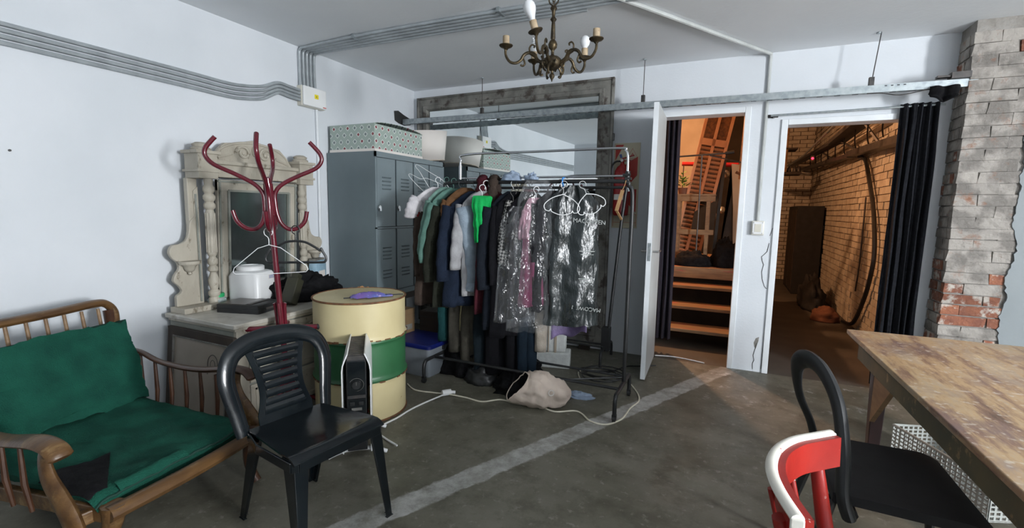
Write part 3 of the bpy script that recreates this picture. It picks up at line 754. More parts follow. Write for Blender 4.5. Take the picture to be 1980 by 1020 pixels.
g = G(); g.add([mp(MX0+.01, MZ0+.01, -.012), mp(MX1-.01, MZ0+.01, -.012), mp(MX1-.01, MZ1-.01, -.012), mp(MX0+.01, MZ1-.01, -.012)], [(0,1,2,3)])
for x in (-3.0, -1.2): g.box((x-.05, gy(x,0)-.03, 0), (x+.05, gy(x,0)+.02, MZ0+.004))
part('back_board', g, 'dark_wood', mr)
g = G(); g.tube([(MX1+.002, gy(MX1,1.98)-.02, 1.97),(MX1+.016, gy(MX1,2)-.02, 1.97),(MX1+.016, gy(MX1,2)-.02, 2.03),(MX1+.002, gy(MX1,2)-.02, 2.03)], .005, n=6); part('hook', g, 'steel_dark', mr)

# ------------------------------------------------------------------ lockers
LX0, LX1, LY0, LY1, LZ0, LZ1 = -3.235, -2.70, 3.10, 4.135, .55, 1.80
lk = thing('locker_cabinet', 'grey metal four-column locker cabinet against the left wall', 'locker', (LX0, LY0, LZ0), world=True)
g = G(); g.box((LX0, LY0, LZ0), (LX1-.012, LY1, LZ1)); part('body', g, 'locker_grey', lk, bevel=.004)
g = G(); w4 = (LY1-LY0-.02)/4
xf = LX1
g.box((LX1-.012, LY0, LZ1-.045), (xf, LY1, LZ1)); g.box((LX1-.012, LY0, LZ0), (xf, LY1, LZ0+.045)); g.box((LX1-.012, LY0, LZ0), (xf, LY0+.018, LZ1)); g.box((LX1-.012, LY1-.018, LZ0), (xf, LY1, LZ1))
g.box((LX1-.012, LY0, 1.153), (xf, LY1, 1.165))
part('front_frame', g, 'locker_grey', lk)
g = G(); g.box((LX1-.0135, LY0+.015, LZ0+.04), (LX1-.011, LY1-.015, LZ1-.04)); part('door_gap', g, 'locker_dark', lk)
for i in range(4):
    ya = LY0+.014+i*w4+.005; yb = LY0+.014+(i+1)*w4-.012
    for z0, z1 in ((1.170, LZ1-.050), (LZ0+.050, 1.148)):
        g = G(); g.box((LX1-.011, ya, z0), (LX1+.002, yb, z1)); dr = part('door', g, 'locker_grey', lk, bevel=.0025)
        yc = (ya+yb)/2
        for zz in ([z1-.16-.032*k for k in range(4)]+([] if z0 > 1 else [z0+.19-.032*k for k in range(3)])):
            g = G()
            g.add([(LX1+.0015, yc-.055, zz-.010), (LX1+.0015, yc+.055, zz-.010), (LX1+.010, yc+.055, zz+.002), (LX1+.010, yc-.055, zz+.002), (LX1+.0015, yc+.055, zz+.003), (LX1+.0015, yc-.055, zz+.003)],
                  [(0,1,2,3), (3,2,4,5), (1,4,2), (0,3,5), (0,5,4,1)])
            part('louvre', g, 'locker_grey', dr)
        if z0 > 1:
            g = G(); g.tube([(LX1+.002, ya+.022, z0+.165), (LX1+.014, ya+.022, z0+.165)], .017, n=12)
            g.box((LX1+.010, ya+.012, z0+.135), (LX1+.020, ya+.032, z0+.158)); part('lock', g, 'steel_pale', dr, smooth=True)
st = thing('low_stand', 'dark low stand carrying the grey lockers', 'stand', (LX0, LY0, 0), world=True)
g = G(); g.box((LX0, LY0, LZ0-.05), (LX1+.02, LY1, LZ0-.0005)); part('top', g, 'dark_wood', st)
for x in (LX0+.03, LX1-.01):
    for y in (LY0+.03, LY1-.03):
        g = G(); g.box((x-.02, y-.02, 0), (x+.02, y+.02, LZ0-.05)); part('leg', g, 'dark_wood', st)

bx = thing('patterned_box', 'pale green box with a diamond pattern on top of the lockers', 'box', (LX0, LY0+.01, LZ1), world=False)
g = G(); g.box((.03, 0, 0), (LX1-LX0-.01, .66, .225)); part('body', g, 'polka_paper', bx, bevel=.002)
g = G()
def lidf(a, c): return (lerp(.028, LX1-LX0-.008, c), lerp(-.002, .664, a), .225+.03*math.sin(PI*a)**.6*(.4+.6*c)+.002)
g.grid(lidf, 14, 8, -.004); part('lid', g, 'polka_paper', bx)
g = G(); g.box((.026, -.003, 0), (LX1-LX0-.005, .663, .022)); part('base_trim', g, 'shade_white', bx)

# lampshade lying on its side on the locker
ls = thing('lampshade', 'large off-white drum lampshade resting on the lockers beside the patterned box', 'lampshade', (-2.88, 4.02, LZ1), 0)
g = G(); n = 40
prof_o = [(.175,.0),(.215,.30)]
tilt = Matrix.Translation((0,0,.012)) @ Matrix.Rotation(math.radians(6), 4, 'X')
g.lathe([(.222,.0),(.262,.285)], n, tilt); g.f = g.f[:-2]; g.mi = g.mi[:-2]
o = part('shade', g, 'shade_white', ls, smooth=True); sm = o.modifiers.new('solid', 'SOLIDIFY'); sm.thickness = .004
g = G(); g.tube([tilt @ Vector((.223*math.cos(2*PI*i/36), .223*math.sin(2*PI*i/36), .002)) for i in range(36)], .004, closed=True, n=6); part('rim', g, 'shade_inner', ls, smooth=True)
g = G()
for k in range(3):
    a = 2*PI*k/3; g.tube([tilt @ Vector((0,0,.24)), tilt @ Vector((.258*math.cos(a), .258*math.sin(a), .27))], .002, n=5)
part('spider', g, 'steel_pale', ls)

# ------------------------------------------------------------------ dresser
dv = thing('dresser', 'distressed cream wooden dresser with pale marble top against the left wall', 'dresser', (-3.2, 2.3, 0), world=True)
DX0, DX1, DY0, DY1, DZ = -3.19, -2.53, 1.70, 2.92, .65
g = G(); g.box((DX0, DY0+.03, .04), (DX1-.03, DY1-.03, DZ-.028)); part('carcass', g, 'dresser_grey', dv, bevel=.004)
g = G(); g.box((DX0, DY0, DZ-.028), (DX1, DY1, DZ)); part('marble_top', g, 'dresser_marble', dv, bevel=.006)
g = G(); g.box((DX0+.01, DY0+.015, DZ-.045), (DX1-.012, DY1-.015, DZ-.028)); part('cornice', g, 'dresser_paint', dv, bevel=.004)
for y in (DY0+.028, DY1-.098):
    g = G(); g.box((DX1-.045, y, 0), (DX1-.020, y+.07, DZ-.045)); part('front_post', g, 'dresser_paint', dv, bevel=.003)
for x in (DX0+.02, DX1-.09):
    for y in (DY0+.04, DY1-.10):
        g = G(); g.box((x, y, 0), (x+.06, y+.06, .04)); part('foot', g, 'dresser_paint', dv)
zz = DZ-.055
for k, hh in enumerate((.12, .19, .22)):
    g = G(); g.box((DX1-.030, DY0+.102, zz-hh), (DX1-.018, DY1-.102, zz)); dr = part('drawer', g, 'dresser_paint', dv, bevel=.003)
    g = G()
    ya, yb, za, zb = DY0+.13, DY1-.13, zz-hh+.025, zz-.025
    for a, b_ in (((DX1-.019,ya,za),(DX1-.012,yb,za+.010)),((DX1-.019,ya,zb-.010),(DX1-.012,yb,zb)),((DX1-.019,ya,za),(DX1-.012,ya+.010,zb)),((DX1-.019,yb-.01,za),(DX1-.012,yb,zb))): g.box(a, b_)
    part('moulding', g, 'dresser_paint', dr)
    for y in (DY0+.32, DY1-.32):
        g = G(); g.tube([(DX1-.018, y-.05, zz-hh/2), (DX1+.012, y-.045, zz-hh/2-.01), (DX1+.016, y, zz-hh/2-.018), (DX1+.012, y+.045, zz-hh/2-.01), (DX1-.018, y+.05, zz-hh/2)], .005, n=6); part('pull', g, 'brass_old', dr, smooth=True)
    # carved leaf ornament on the top drawer
    if k == 0:
        g = G()
        for s_ in (-1, 1):
            g.tube(smoothpath([(DX1-.014, 2.31+s_*y_, zz-hh/2+z_) for y_, z_ in ((.01,0),(.05,.02),(.10,-.005),(.14,.018),(.17,0))]), [.008]*24+[.004], n=6)
        for y in (DY0+.17, DY0+.21): g.ball((DX1-.016, y, zz-.06), .014, 10, 6, (.4,1,1))
        part('carving', g, 'dresser_paint', dr, smooth=True)
    zz -= hh+.014

# tall mirror stand on the dresser
MXX = -3.13
def lathe_post(y, z0, s=1.0):
    P = [(.034,0),(.034,.03),(.026,.04),(.036,.055),(.036,.075),(.022,.09),(.030,.12),(.034,.15),(.024,.185),(.018,.205),(.030,.215),(.030,.235),(.020,.25),(.030,.262),(.030,.29),(.022,.30),(.020,.31),(.026,.32),
         (.029,.33),(.026,.60),(.022,.615),(.034,.63),(.034,.65),(.024,.665),(.036,.685),(.036,.705),(.024,.72),(.034,.735),(.034,.76),(.024,.775),(.026,.80),(.026,.86)]
    g = G(); g.lathe([(r*s, z) for r, z in P], 20, Matrix.Translation((MXX+.045, y, z0)))
    return g
mirror_root = dv
g = G()
for (ya, yb) in ((1.72, 2.92),):
    g.box((DX0+.01, ya+.01, DZ), (DX0+.16, yb-.01, DZ+.035)); 
part('plinth', g, 'dresser_paint', dv, bevel=.004)
for y in (1.955, 2.685):
    part('turned_column', lathe_post(y, DZ+.035), 'dresser_paint', dv, smooth=True)
    g = G()   # vertical flutes
    for k in range(10):
        a = 2*PI*k/10; g.tube([(MXX+.045+.0285*math.cos(a), y+.0285*math.sin(a), DZ+.372), (MXX+.045+.0265*math.cos(a), y+.0265*math.sin(a), DZ+.63)], .0042, n=5)
    part('flutes', g, 'dresser_paint', dv, smooth=True)
for s_, y in ((-1, 1.885), (1, 2.755)):
    g = G(); g.box((DX0+.01, y-.03, DZ+.035), (DX0+.05, y+.03, 1.50)); part('back_post', g, 'dresser_paint', dv, bevel=.004)
for y in (1.935, 2.705):
    g = G(); g.box((DX0+.01, y-.065, 1.50), (DX0+.15, y+.06, 1.665)); g.box((DX0, y-.075, 1.54), (DX0+.16, y+.07, 1.556)); g.box((DX0, y-.08, 1.655), (DX0+.165, y+.075, 1.675))
    g.lathe([(.055,1.675),(.06,1.69),(.045,1.70),(.052,1.715),(.03,1.728),(1e-4,1.732)], 16, Matrix.Translation((DX0+.08, y, 0))); part('capital', g, 'dresser_paint', dv, bevel=.002)
g = G(); g.box((DX0+.015, 1.98, 1.515), (DX0+.11, 2.66, 1.60)); part('frieze', g, 'dresser_paint', dv, bevel=.004)
g = G(); g.box((DX0+.01, 1.98, 1.598), (DX0+.135, 2.66, 1.625)); part('cornice', g, 'dresser_paint', dv, bevel=.006)
# carved crest
pts = [(2.0,1.625)]+[(2.32+.30*math.cos(PI*(1-t/16)), 1.625+.155*math.sin(PI*t/16)**.9+(.012*math.cos(t*PI/2))) for t in range(1,16)]+[(2.64,1.625)]
g = G(); g.prism(pts, (DX0+.03, 0, 0), (0,1,0), (0,0,1), .035); part('crest', g, 'dresser_paint', dv, bevel=.004)
g = G()
for s_ in (-1, 1):
    c0 = 2.32+s_*.085
    g.tube([(DX0+.070, c0+s_*.055*math.cos(a*.42)*(1-a/26), 1.695+.05*math.sin(a*.42)*(1-a/26)) for a in range(22)], .011, n=7)
    g.tube(smoothpath([(DX0+.068, 2.32+s_*y_, z_) for y_, z_ in ((.17,1.68),(.21,1.665),(.245,1.655),(.27,1.645))]), .010, n=6)
g.ball((DX0+.07, 2.32, 1.715), .024, 10, 8, (.7,.8,1.6)); g.ball((DX0+.068, 2.235, 1.695), .014); g.ball((DX0+.068, 2.405, 1.695), .014)
g.tube([(DX0+.064, 2.32+.285*math.cos(PI*(1-t/24)), 1.630+.140*math.sin(PI*t/24)**.9) for t in range(25)], .009, n=6)
part('carving', g, 'dresser_paint', dv, smooth=True)
# mirror frame and glass, tipped a little
def tip(y, z, x=0): return (MXX+.02+x+(z-1.1)*.05, y, z)
FY0, FY1, FZ0, FZ1 = 2.01, 2.63, .70, 1.50
def fbar(a, b_, w_, t_=.03, x=0): g.bar(tip(a[0],a[1],x), tip(b_[0],b_[1],x), w_, t_, up=(1,0,0))
g = G(); w_ = .075
for a, b_ in (((FY0+w_/2,FZ0),(FY0+w_/2,FZ1)),((FY1-w_/2,FZ0),(FY1-w_/2,FZ1)),((FY0,FZ1-w_/2),(FY1,FZ1-w_/2)),((FY0,FZ0+w_/2),(FY1,FZ0+w_/2))): fbar(a, b_, w_)
part('glass_frame', g, 'dresser_paint', dv, bevel=.003)
g = G(); q = w_-.004
for a, b_ in (((FY0+q,FZ0+q),(FY0+q,FZ1-q)),((FY1-q,FZ0+q),(FY1-q,FZ1-q)),((FY0+q,FZ1-q),(FY1-q,FZ1-q)),((FY0+q,FZ0+q),(FY1-q,FZ0+q))): fbar(a, b_, .014, .014, .02)
for a, b_ in (((FY0+.012,FZ0),(FY0+.012,FZ1)),((FY1-.012,FZ0),(FY1-.012,FZ1)),((FY0,FZ1-.012),(FY1,FZ1-.012))): fbar(a, b_, .012, .012, .018)
part('bead', g, 'dresser_grey', dv)
g = G(); g.add([tip(FY0+w_-.01,FZ0+w_-.01,.004), tip(FY1-w_+.01,FZ0+w_-.01,.004), tip(FY1-w_+.01,FZ1-w_+.01,.004), tip(FY0+w_-.01,FZ1-w_+.01,.004)], [(0,1,2,3)]); part('glass', g, 'old_glass', dv)
# scrolled side brackets with candle shelves
for s_, y0 in ((-1, 1.915), (1, 2.725)):
    prf = [(v.x, v.y) for v in [Vector((0,.685,0)),Vector((.17,.685,0)),Vector((.17,.745,0))]+smoothpath([(.165,.76,0),(.135,.78,0),(.150,.815,0),(.180,.85,0),(.170,.89,0),(.145,.925,0),(.150,.965,0),(.180,.995,0),(.195,1.035,0),(.175,1.075,0),(.125,1.085,0),(.088,1.11,0),(.072,1.16,0),(.062,1.22,0),(.030,1.255,0)],4)]+[(.03,1.42),(0,1.45)]
    poly = [(y0+s_*a, b_) for a, b_ in prf]
    if s_ < 0: poly = poly[::-1]
    g = G(); g.prism(poly, (DX0+.03, 0, 0), (0,1,0), (0,0,1), .03); part('side_bracket', g, 'dresser_paint', dv, bevel=.005)
    g = G(); yc = y0+s_*.095
    g.lathe([(.062,.955),(.066,.965),(.066,.975),(.02,.975)][::1], 18, Matrix.Translation((DX0+.085, yc, 0)))
    g.lathe([(.004,.885),(.012,.892),(.010,.903),(.024,.912),(.030,.925),(.034,.940),(.052,.955)], 18, Matrix.Translation((DX0+.085, yc, 0)), 1, 1); part('candle_shelf', g, 'dresser_paint', dv, smooth=True)
    g = G(); g.tube([(DX0+.066, y0+s_*.02, .70), (DX0+.066, y0+s_*.02, 1.40)], .007, n=6); part('bead', g, 'dresser_grey', dv)

# framed picture leaning on the dresser's near side
pf = thing('framed_picture', 'dark-framed picture leaning against the near side of the dresser', 'picture', (-2.8, 1.69, 0), world=True)
def pp(x, z, o=0): return (x, 1.655+.055*z/.58-o, z)
PX_0, PX_1, PZ = -3.13, -2.56, .575
g = G()
for a, b_ in (((PX_0,.02),(PX_0,PZ)),((PX_1,.02),(PX_1,PZ))): g.bar(pp(*a), pp(*b_), .055, .022, up=(0,1,0))
for a, b_ in (((PX_0-.027,PZ-.027),(PX_1+.027,PZ-.027)),((PX_0-.027,.03),(PX_1+.027,.03))): g.bar(pp(*a), pp(*b_), .022, .055, up=(0,0,1))
part('frame', g, 'dark_wood', pf, bevel=.003)
g = G()
for a, b_ in (((PX_0+.03,.05),(PX_0+.03,PZ-.05)),((PX_1-.03,.05),(PX_1-.03,PZ-.05)),((PX_0+.03,PZ-.055),(PX_1-.03,PZ-.055)),((PX_0+.03,.055),(PX_1-.03,.055))): g.bar(pp(a[0],a[1],.008), pp(b_[0],b_[1],.008), .008, .010, up=(0,1,0))
part('slip', g, 'weathered_wood', pf)
M('print_paper', (.27,.23,.19), (.22,.19,.155), 5, .35, c3=(.20,.10,.08), s3=7, t3=(.62,.7))
g = G(); g.add([pp(PX_0+.02,.04,.003), pp(PX_1-.02,.04,.003), pp(PX_1-.02,PZ-.04,.003), pp(PX_0+.02,PZ-.04,.003)], [(0,1,2,3)]); sh = part('print', g, 'print_paper', pf)
g = G()   # faint pencil lines of an arched doorway
g.tube([pp(-2.72+.045*math.cos(a*PI/10), .40+.05*math.sin(a*PI/10), .004) for a in range(11)], .0022, n=4)
g.tube([pp(-2.765,.40,.004), pp(-2.765,.33,.004)], .0022, n=4); g.tube([pp(-2.675,.40,.004), pp(-2.675,.33,.004)], .0022, n=4)
g.tube([pp(-2.72+.022*math.cos(a*PI/6), .39+.03*math.sin(a*PI/6), .004) for a in range(12)], .0014, n=4, closed=True)
part('drawing', g, 'ink', sh)

# ---- things standing on the dresser
cz = DZ
c = thing('plastic_canister', 'square white plastic canister with a wide lid on the dresser', 'container', (-3.0, 2.17, cz), math.radians(18))
def rbox(g, x0, x1, y0, y1, zs, r=.03, n=5):
    """rounded box rings: zs = [(z, inset)]"""
    rings = []
    for z, ins in zs:
        ring = []
        for cx, cy, a0 in ((x1-r,y1-r,0),(x0+r,y1-r,PI/2),(x0+r,y0+r,PI),(x1-r,y0+r,1.5*PI)):
            for k in range(n):
                a = a0+k*PI/2/(n-1); ring.append((cx+(r)*math.cos(a)-ins*math.copysign(1, cx-(x0+x1)/2), cy+(r)*math.sin(a)-ins*math.copysign(1, cy-(y0+y1)/2), z))
        rings.append(ring)
    m_ = len(rings[0]); vs = [v for rg in rings for v in rg]; fs = []
    for i in range(len(rings)-1):
        for j in range(m_): fs.append((i*m_+j, i*m_+(j+1)%m_, (i+1)*m_+(j+1)%m_, (i+1)*m_+j))
    fs.append(tuple(range(m_))[::-1]); fs.append(tuple((len(rings)-1)*m_+j for j in range(m_))); g.add(vs, fs); return g
g = rbox(G(), -.115, .115, -.105, .105, [(0,.006),(.008,0),(.20,0),(.228,.012),(.236,.03)], .035); part('body', g, 'white_plastic', c, smooth=True)
g = G(); g.lathe([(.082,.234),(.088,.240),(.088,.262),(.080,.268),(.055,.270),(.05,.262),(1e-4,.262)], 28, Matrix.Translation((-.018,.01,0))); part('lid', g, 'white_plastic', c, smooth=True)
g = G(); g.box((.1155, .010, .175), (.1165, .075, .205)); lb = part('label', g, 'shade_white', c)
M('print_blue', (.06,.12,.34), None, rough=.5)
g = G()
for k in range(3): g.box((.1166, .016, .180+k*.008), (.1172, .070-.008*(k%2), .184+k*.008))
part('print', g, 'print_blue', lb)

j = thing('small_jar', 'small clear jar with a green lid in front of the white canister', 'jar', (-3.10, 1.98, cz))
g = G(); g.lathe([(.040,0),(.052,.006),(.056,.03),(.056,.055),(.046,.066),(.040,.070)], 20); part('body', g, 'jar_plastic', j, smooth=True)
M('green_lid', (.015,.33,.11), None, rough=.4)
g = G(); g.lathe([(.043,.068),(.045,.070),(.045,.090),(.042,.094),(1e-4,.094)], 20); part('lid', g, 'green_lid', j, smooth=True)

b = thing('black_case', 'flat black tabletop instrument case at the front edge of the dresser', 'case', (-2.83, 2.02, cz), math.radians(16))
g = G(); rbox(g, -.15, .15, -.115, .115, [(0,0),(.022,0),(.024,-.004),(.030,-.004),(.032,0),(.052,0),(.056,.006)], .012, 3); part('body', g, 'black_satin', b, smooth=True)
M('panel_brown', (.10,.085,.075), (.07,.06,.052), 8, .3)
g = G(); g.box((-.135,-.10,.056), (.045,.08,.058)); part('panel', g, 'panel_brown', b)
g = G(); g.box((.06,-.10,.056), (.085,.10,.062)); part('rail', g, 'steel_dark', b, bevel=.002)
g = G(); g.box((.152,-.05,.02), (.160,.05,.035)); part('catch', g, 'steel_dark', b, bevel=.002)

M('olive_box', (.028,.028,.014), (.018,.018,.010), 9, .55)
b = thing('olive_box', 'tall olive-brown hard box leaning over between the canister and the coat stand', 'box', (-2.72, 2.22, cz), world=False)
mt_ = Matrix.Rotation(math.radians(12), 4, 'Z') @ Matrix.Rotation(math.radians(-28), 4, 'X')
g = G(); g.box((-.045, -.035, .016), (.045, .035, .20), mt_); part('body', g, 'olive_box', b, bevel=.006)
g = G(); g.box((-.02, -.03, .195), (.03, .02, .235), mt_); part('flap', g, 'olive_box', b, bevel=.004)

def lump(name, label, cat, loc, sx, sy, sz, mt, seed=0, amp=.35, n=28, k=16, group=None, rotz=0, freq=2.2):
    g = G(); vs = []; 
    prof = []
    for i in range(k+1):
        th_ = PI*.5*i/k
        for j in range(n):
            a = 2*PI*j/n; d = Vector((math.cos(a)*math.cos(th_), math.sin(a)*math.cos(th_), math.sin(th_)))
            q = 1+amp*fbm(d.x*freq+seed, d.y*freq, d.z*freq)+.3*amp*fbm(d.x*7+seed, d.y*7, d.z*7)
            vs.append((d.x*sx*q, d.y*sy*q, max(0, d.z)*sz*q))
    fs = [(i*n+j, i*n+(j+1)%n, (i+1)*n+(j+1)%n, (i+1)*n+j) for i in range(k) for j in range(n)]
    fs.append(tuple(range(n))[::-1]); g.add(vs, fs)
    o = solo(name, g, mt, label, cat, group, smooth='all'); o.location = loc; o.rotation_euler = (0,0,rotz); return o
lump('black_garment', 'heap of crumpled black cloth on the dresser behind the coat stand', 'cloth', (-2.86, 2.50, cz), .17, .30, .17, 'black_cloth', 3)
M('blue_pack', (.32,.46,.55), (.22,.36,.46), 12, .5)
b = thing('blue_packet', 'pale blue packet standing at the far end of the dresser', 'packet', (-3.06, 2.80, cz), math.radians(20))
g = G(); rbox(g, -.035, .035, -.085, .085, [(0,0),(.20,0),(.245,.004)], .012, 3); part('body', g, 'blue_pack', b, smooth=True)
g = G(); g.box((.036,-.05,.06), (.0375,.05,.16)); part('label', g, 'shade_white', b)
g = G(); g.box((-.03,-.08,.245), (.03,-.02,.262)); g.box((-.03,.01,.245), (.03,.06,.262)); part('flap', g, 'weathered_wood', b)
b = thing('paper_bag', 'small crumpled tan paper lying by the drum end of the dresser', 'paper', (-2.62, 2.80, cz), 0)
g = G(); g.grid(lambda a, c: (lerp(-.05,.05,a)+.01*fbm(a*5,c*5), lerp(-.06,.06,c), .03+.035*fbm(a*4+2, c*4)+.02*math.sin(a*PI)), 8, 8, .003); part('sheet', g, 'tan_wood', b)
g = G(); g.box((-2.60, 2.34, cz), (-2.545, 2.58, cz+.012)); solo('wood_strip', g, 'tan_wood', 'thin tan wooden strip on the dresser edge by the drum', 'strip', org=(-2.57, 2.46, cz))

# ------------------------------------------------------------------ coat stand
cs = thing('coat_stand', 'dark red tubular metal coat stand in front of the dresser', 'coat stand', (-2.40, 1.93, 0), world=True)
CXY = Vector((-2.405, 1.925, 0)); lean = Vector((-.012, -.055, 1.0))
def cp(z, a=0.0, r=0.0, dz=0.0):
    """point at height z on the leaning pole, offset r in direction a (0 = to the right of the view)"""
    vr = Vector((.777, .629, 0)); vf = Vector((-.629, .777, 0))
    return CXY+lean*(z-.5)+Vector((0,0,.5))+(vr*math.cos(a)+vf*math.sin(a))*r
g = G(); g.tube([cp(.10), cp(.6), cp(1.48)], .017, n=14); part('pole', g, 'oxblood', cs, smooth=True)
g = G(); g.tube([cp(1.28), cp(1.46)], .026, n=14); g.lathe([(.017,0),(.017,.01),(.006,.018)], 12, Matrix.Translation(cp(1.48))); part('collar', g, 'oxblood', cs, smooth=True)
for k in range(4):
    a = PI*k/2+(.10)
    sc = 1.0
    pts = [(.035,1.12),(.035,1.12)]
    path = [(.235,1.305),(.215,1.245),(.165,1.205),(.105,1.20),(.060,1.235),(.040,1.29),(.035,1.35),(.040,1.405),(.085,1.455),(.19,1.505),(.315,1.555),(.360,1.60),(.355,1.64),(.318,1.68),(.290,1.705)]
    P = smoothpath([cp(z, a, r*.82) for r, z in path], 5)
    g = G(); g.tube(P, .0125, n=10); part('hook', g, 'oxblood', cs, smooth=True)
# umbrella ring: cross bar with black end caps and two loops below it
g = G(); g.tube([cp(0.603, PI, .215), cp(0.603, 0, .215)], .016, n=12); g.tube([cp(0.603, PI/2, .15), cp(0.603, -PI/2, .15)], .014, n=12)
part('cross_bar', g, 'oxblood', cs, smooth=True)
for a in (PI, 0):
    g = G(); g.tube([cp(0.603, a, .20), cp(0.603, a, .235)], .019, n=12); part('end_cap', g, 'black_satin', cs, smooth=True)
for s_ in (PI, 0):
    g = G(); g.tube(smoothpath([cp(0.598, s_, .17), cp(0.563, s_, .155), cp(0.533, s_, .125), cp(0.523, s_, .09), cp(0.538, s_, .055), cp(0.578, s_, .03), cp(0.618, s_, .022), cp(0.738, s_, .026), cp(0.758, s_, .030)]), .010, n=8)
    part('loop', g, 'oxblood', cs, smooth=True)
for s_ in (PI/2, -PI/2):
    g = G(); g.tube([cp(0.518, s_, .026), cp(0.763, s_, .030)], .010, n=8); part('sleeve', g, 'oxblood', cs, smooth=True)
for k in range(4):
    a = PI*k/2+PI/4
    g = G(); g.tube(smoothpath([cp(.36, a, .020), cp(.22, a, .045), cp(.13, a, .11), cp(.10, a, .17), cp(.04, a, .225), (lambda v: Vector((v.x, v.y, .012)))(cp(.02, a, .235))]), .0125, n=10); part('foot', g, 'oxblood', cs, smooth=True)

def hanger(kind, w_=.40, h_=.15, r=.0022, mt='wire_white'):
    """local frame: hook over origin, body in the XZ plane below it; z=0 is the underside of the rail"""
    g = G(); pts = [(.018,0,-.005),(.024,0,.012),(.014,0,.030),(-.006,0,.034),(-.020,0,.020),(-.018,0,-.002),(0,0,-.022),(0,0,-.06)]
    g.tube(smoothpath(pts, 4), r, n=6)
    if kind == 'wire':
        g.tube([(0,0,-.06),(-w_*.15,0,-.078),(-w_*.48,0,-.06-h_*.78),(-w_*.5,0,-.06-h_*.92),(-w_*.47,0,-.06-h_),(0,0,-.06-h_*1.03),(w_*.47,0,-.06-h_),(w_*.5,0,-.06-h_*.92),(w_*.48,0,-.06-h_*.78),(w_*.15,0,-.078),(0,0,-.06)], r, n=6)
    elif kind == 'plastic':
        for s_ in (-1, 1):
            g.tube(smoothpath([(0,0,-.055),(s_*w_*.16,0,-.062),(s_*w_*.33,0,-.095),(s_*w_*.40,0,-.112),(s_*w_*.415,0,-.098),(s_*w_*.44,0,-.118),(s_*w_*.49,0,-.150),(s_*w_*.48,0,-.175),(s_*w_*.40,0,-.182),(0,0,-.182)], 4), r*2.0, n=8)
    elif kind == 'loop':
        g.tube(smoothpath([(0,0,-.055),(-w_*.30,0,-.085),(-w_*.50,0,-.13),(-w_*.48,0,-.165),(-w_*.36,0,-.175),(-w_*.31,0,-.160),(-w_*.27,0,-.178),(0,0,-.195),(w_*.27,0,-.178),(w_*.31,0,-.160),(w_*.36,0,-.175),(w_*.48,0,-.165),(w_*.50,0,-.13),(w_*.30,0,-.085),(0,0,-.055)], 4), r*1.8, n=8)
    elif kind == 'wood':
        g.m = 1
        for s_ in (-1, 1): g.bar((0,0,-.05), (s_*w_*.5,0,-.11), .016, .020, up=(0,1,0))
        g.m = 0
    return g
def put_hanger(name, label, kind, loc, rot, mt, **kw):
    g = hanger(kind, **kw); o = solo(name, g, mt, label, 'hanger', smooth=True); o.location = loc; o.rotation_euler = rot; return o
p = cp(1.235, 0, .125)
put_hanger('plastic_hanger', 'black plastic hanger hung on the right lower hook of the coat stand', 'plastic', (p.x, p.y, 1.185), (0, 0, math.radians(35)), 'black_satin', w_=.34, r=.0035)
p = cp(1.20, -PI/2, .10)
put_hanger('wire_hanger', 'white wire hanger hung low on the front hook of the coat stand', 'wire', (p.x, p.y, 1.175), (0, math.radians(-2), math.radians(34)), 'wire_white', w_=.40, h_=.16)
# ------------------------------------------------------------------ oil drum
dm = thing('oil_drum', 'cream steel drum with a green middle band and rusty rims', 'drum', (-2.165, 2.32, 0), 0)
R_ = .288; Hd = .765
def dprof(z0, z1): 
    out = []; n = max(2, int((z1-z0)/.012))
    for i in range(n+1):
        z = lerp(z0, z1, i/n); r = R_
        for zc in (.268, .515): r += .012*math.exp(-((z-zc)/.012)**2)
        out.append((r, z))
    return out
g = G(); g.lathe([(R_-.004,.012)]+dprof(.012,.258), 64); part('lower_wall', g, 'drum_cream', dm, smooth=True)
g = G(); g.lathe(dprof(.258,.522), 64); part('green_band', g, 'drum_green', dm, smooth=True)
g = G(); g.lathe(dprof(.522,Hd-.008), 64); part('upper_wall', g, 'drum_cream', dm, smooth=True)
for z, nm in ((.006,'bottom_rim'), (Hd-.004,'top_rim')):
    g = G(); g.tube([((R_+.002)*math.cos(2*PI*i/64), (R_+.002)*math.sin(2*PI*i/64), z) for i in range(64)], .0062, closed=True, n=8); part(nm, g, 'rust', dm, smooth=True)
g = G(); g.lathe([(R_-.003, Hd-.002),(R_-.012, Hd-.004),(R_-.016, Hd-.018),(.15,Hd-.016),(1e-4, Hd-.016)], 64); lid = part('lid', g, 'drum_cream', dm, smooth=True)
for x, y, r in ((-.16,.06,.026),(.02,.12,.020)):
    g = G(); g.prism(blob(x, y, r*1.6, r*.7, x*9), (0,0,Hd-.0155), (1,0,0), (0,1,0), .001); part('rust_spot', g, 'rust', lid)
g = G()
random.seed(21)
for k in range(40):
    a = random.uniform(0, 2*PI); z = .524+random.uniform(-.004,.006); rr = R_+.0115
    g.box((-.012-.01*random.random(), -.002, -.002-.004*random.random()), (.012+.01*random.random(), .0012, .003), Matrix.Translation((rr*math.cos(a), rr*math.sin(a), z)) @ Matrix.Rotation(a+PI/2, 4, 'Z'))
for k in range(26):
    a = random.uniform(0, 2*PI); z = .262+random.uniform(-.006,.002); rr = R_+.0105
    g.box((-.014-.01*random.random(), -.002, -.002-.006*random.random()), (.014, .0012, .003), Matrix.Translation((rr*math.cos(a), rr*math.sin(a), z)) @ Matrix.Rotation(a+PI/2, 4, 'Z'))
part('rust_flecks', g, 'rust', dm, kind='stuff')
M('umb_purple', (.16,.09,.30), (.08,.11,.34), 16, .5, c3=(.45,.35,.55), s3=30, t3=(.6,.64))
u = thing('folded_umbrella', 'purple and blue folded umbrella lying on top of the drum', 'umbrella', (-2.03, 2.28, Hd), math.radians(52))
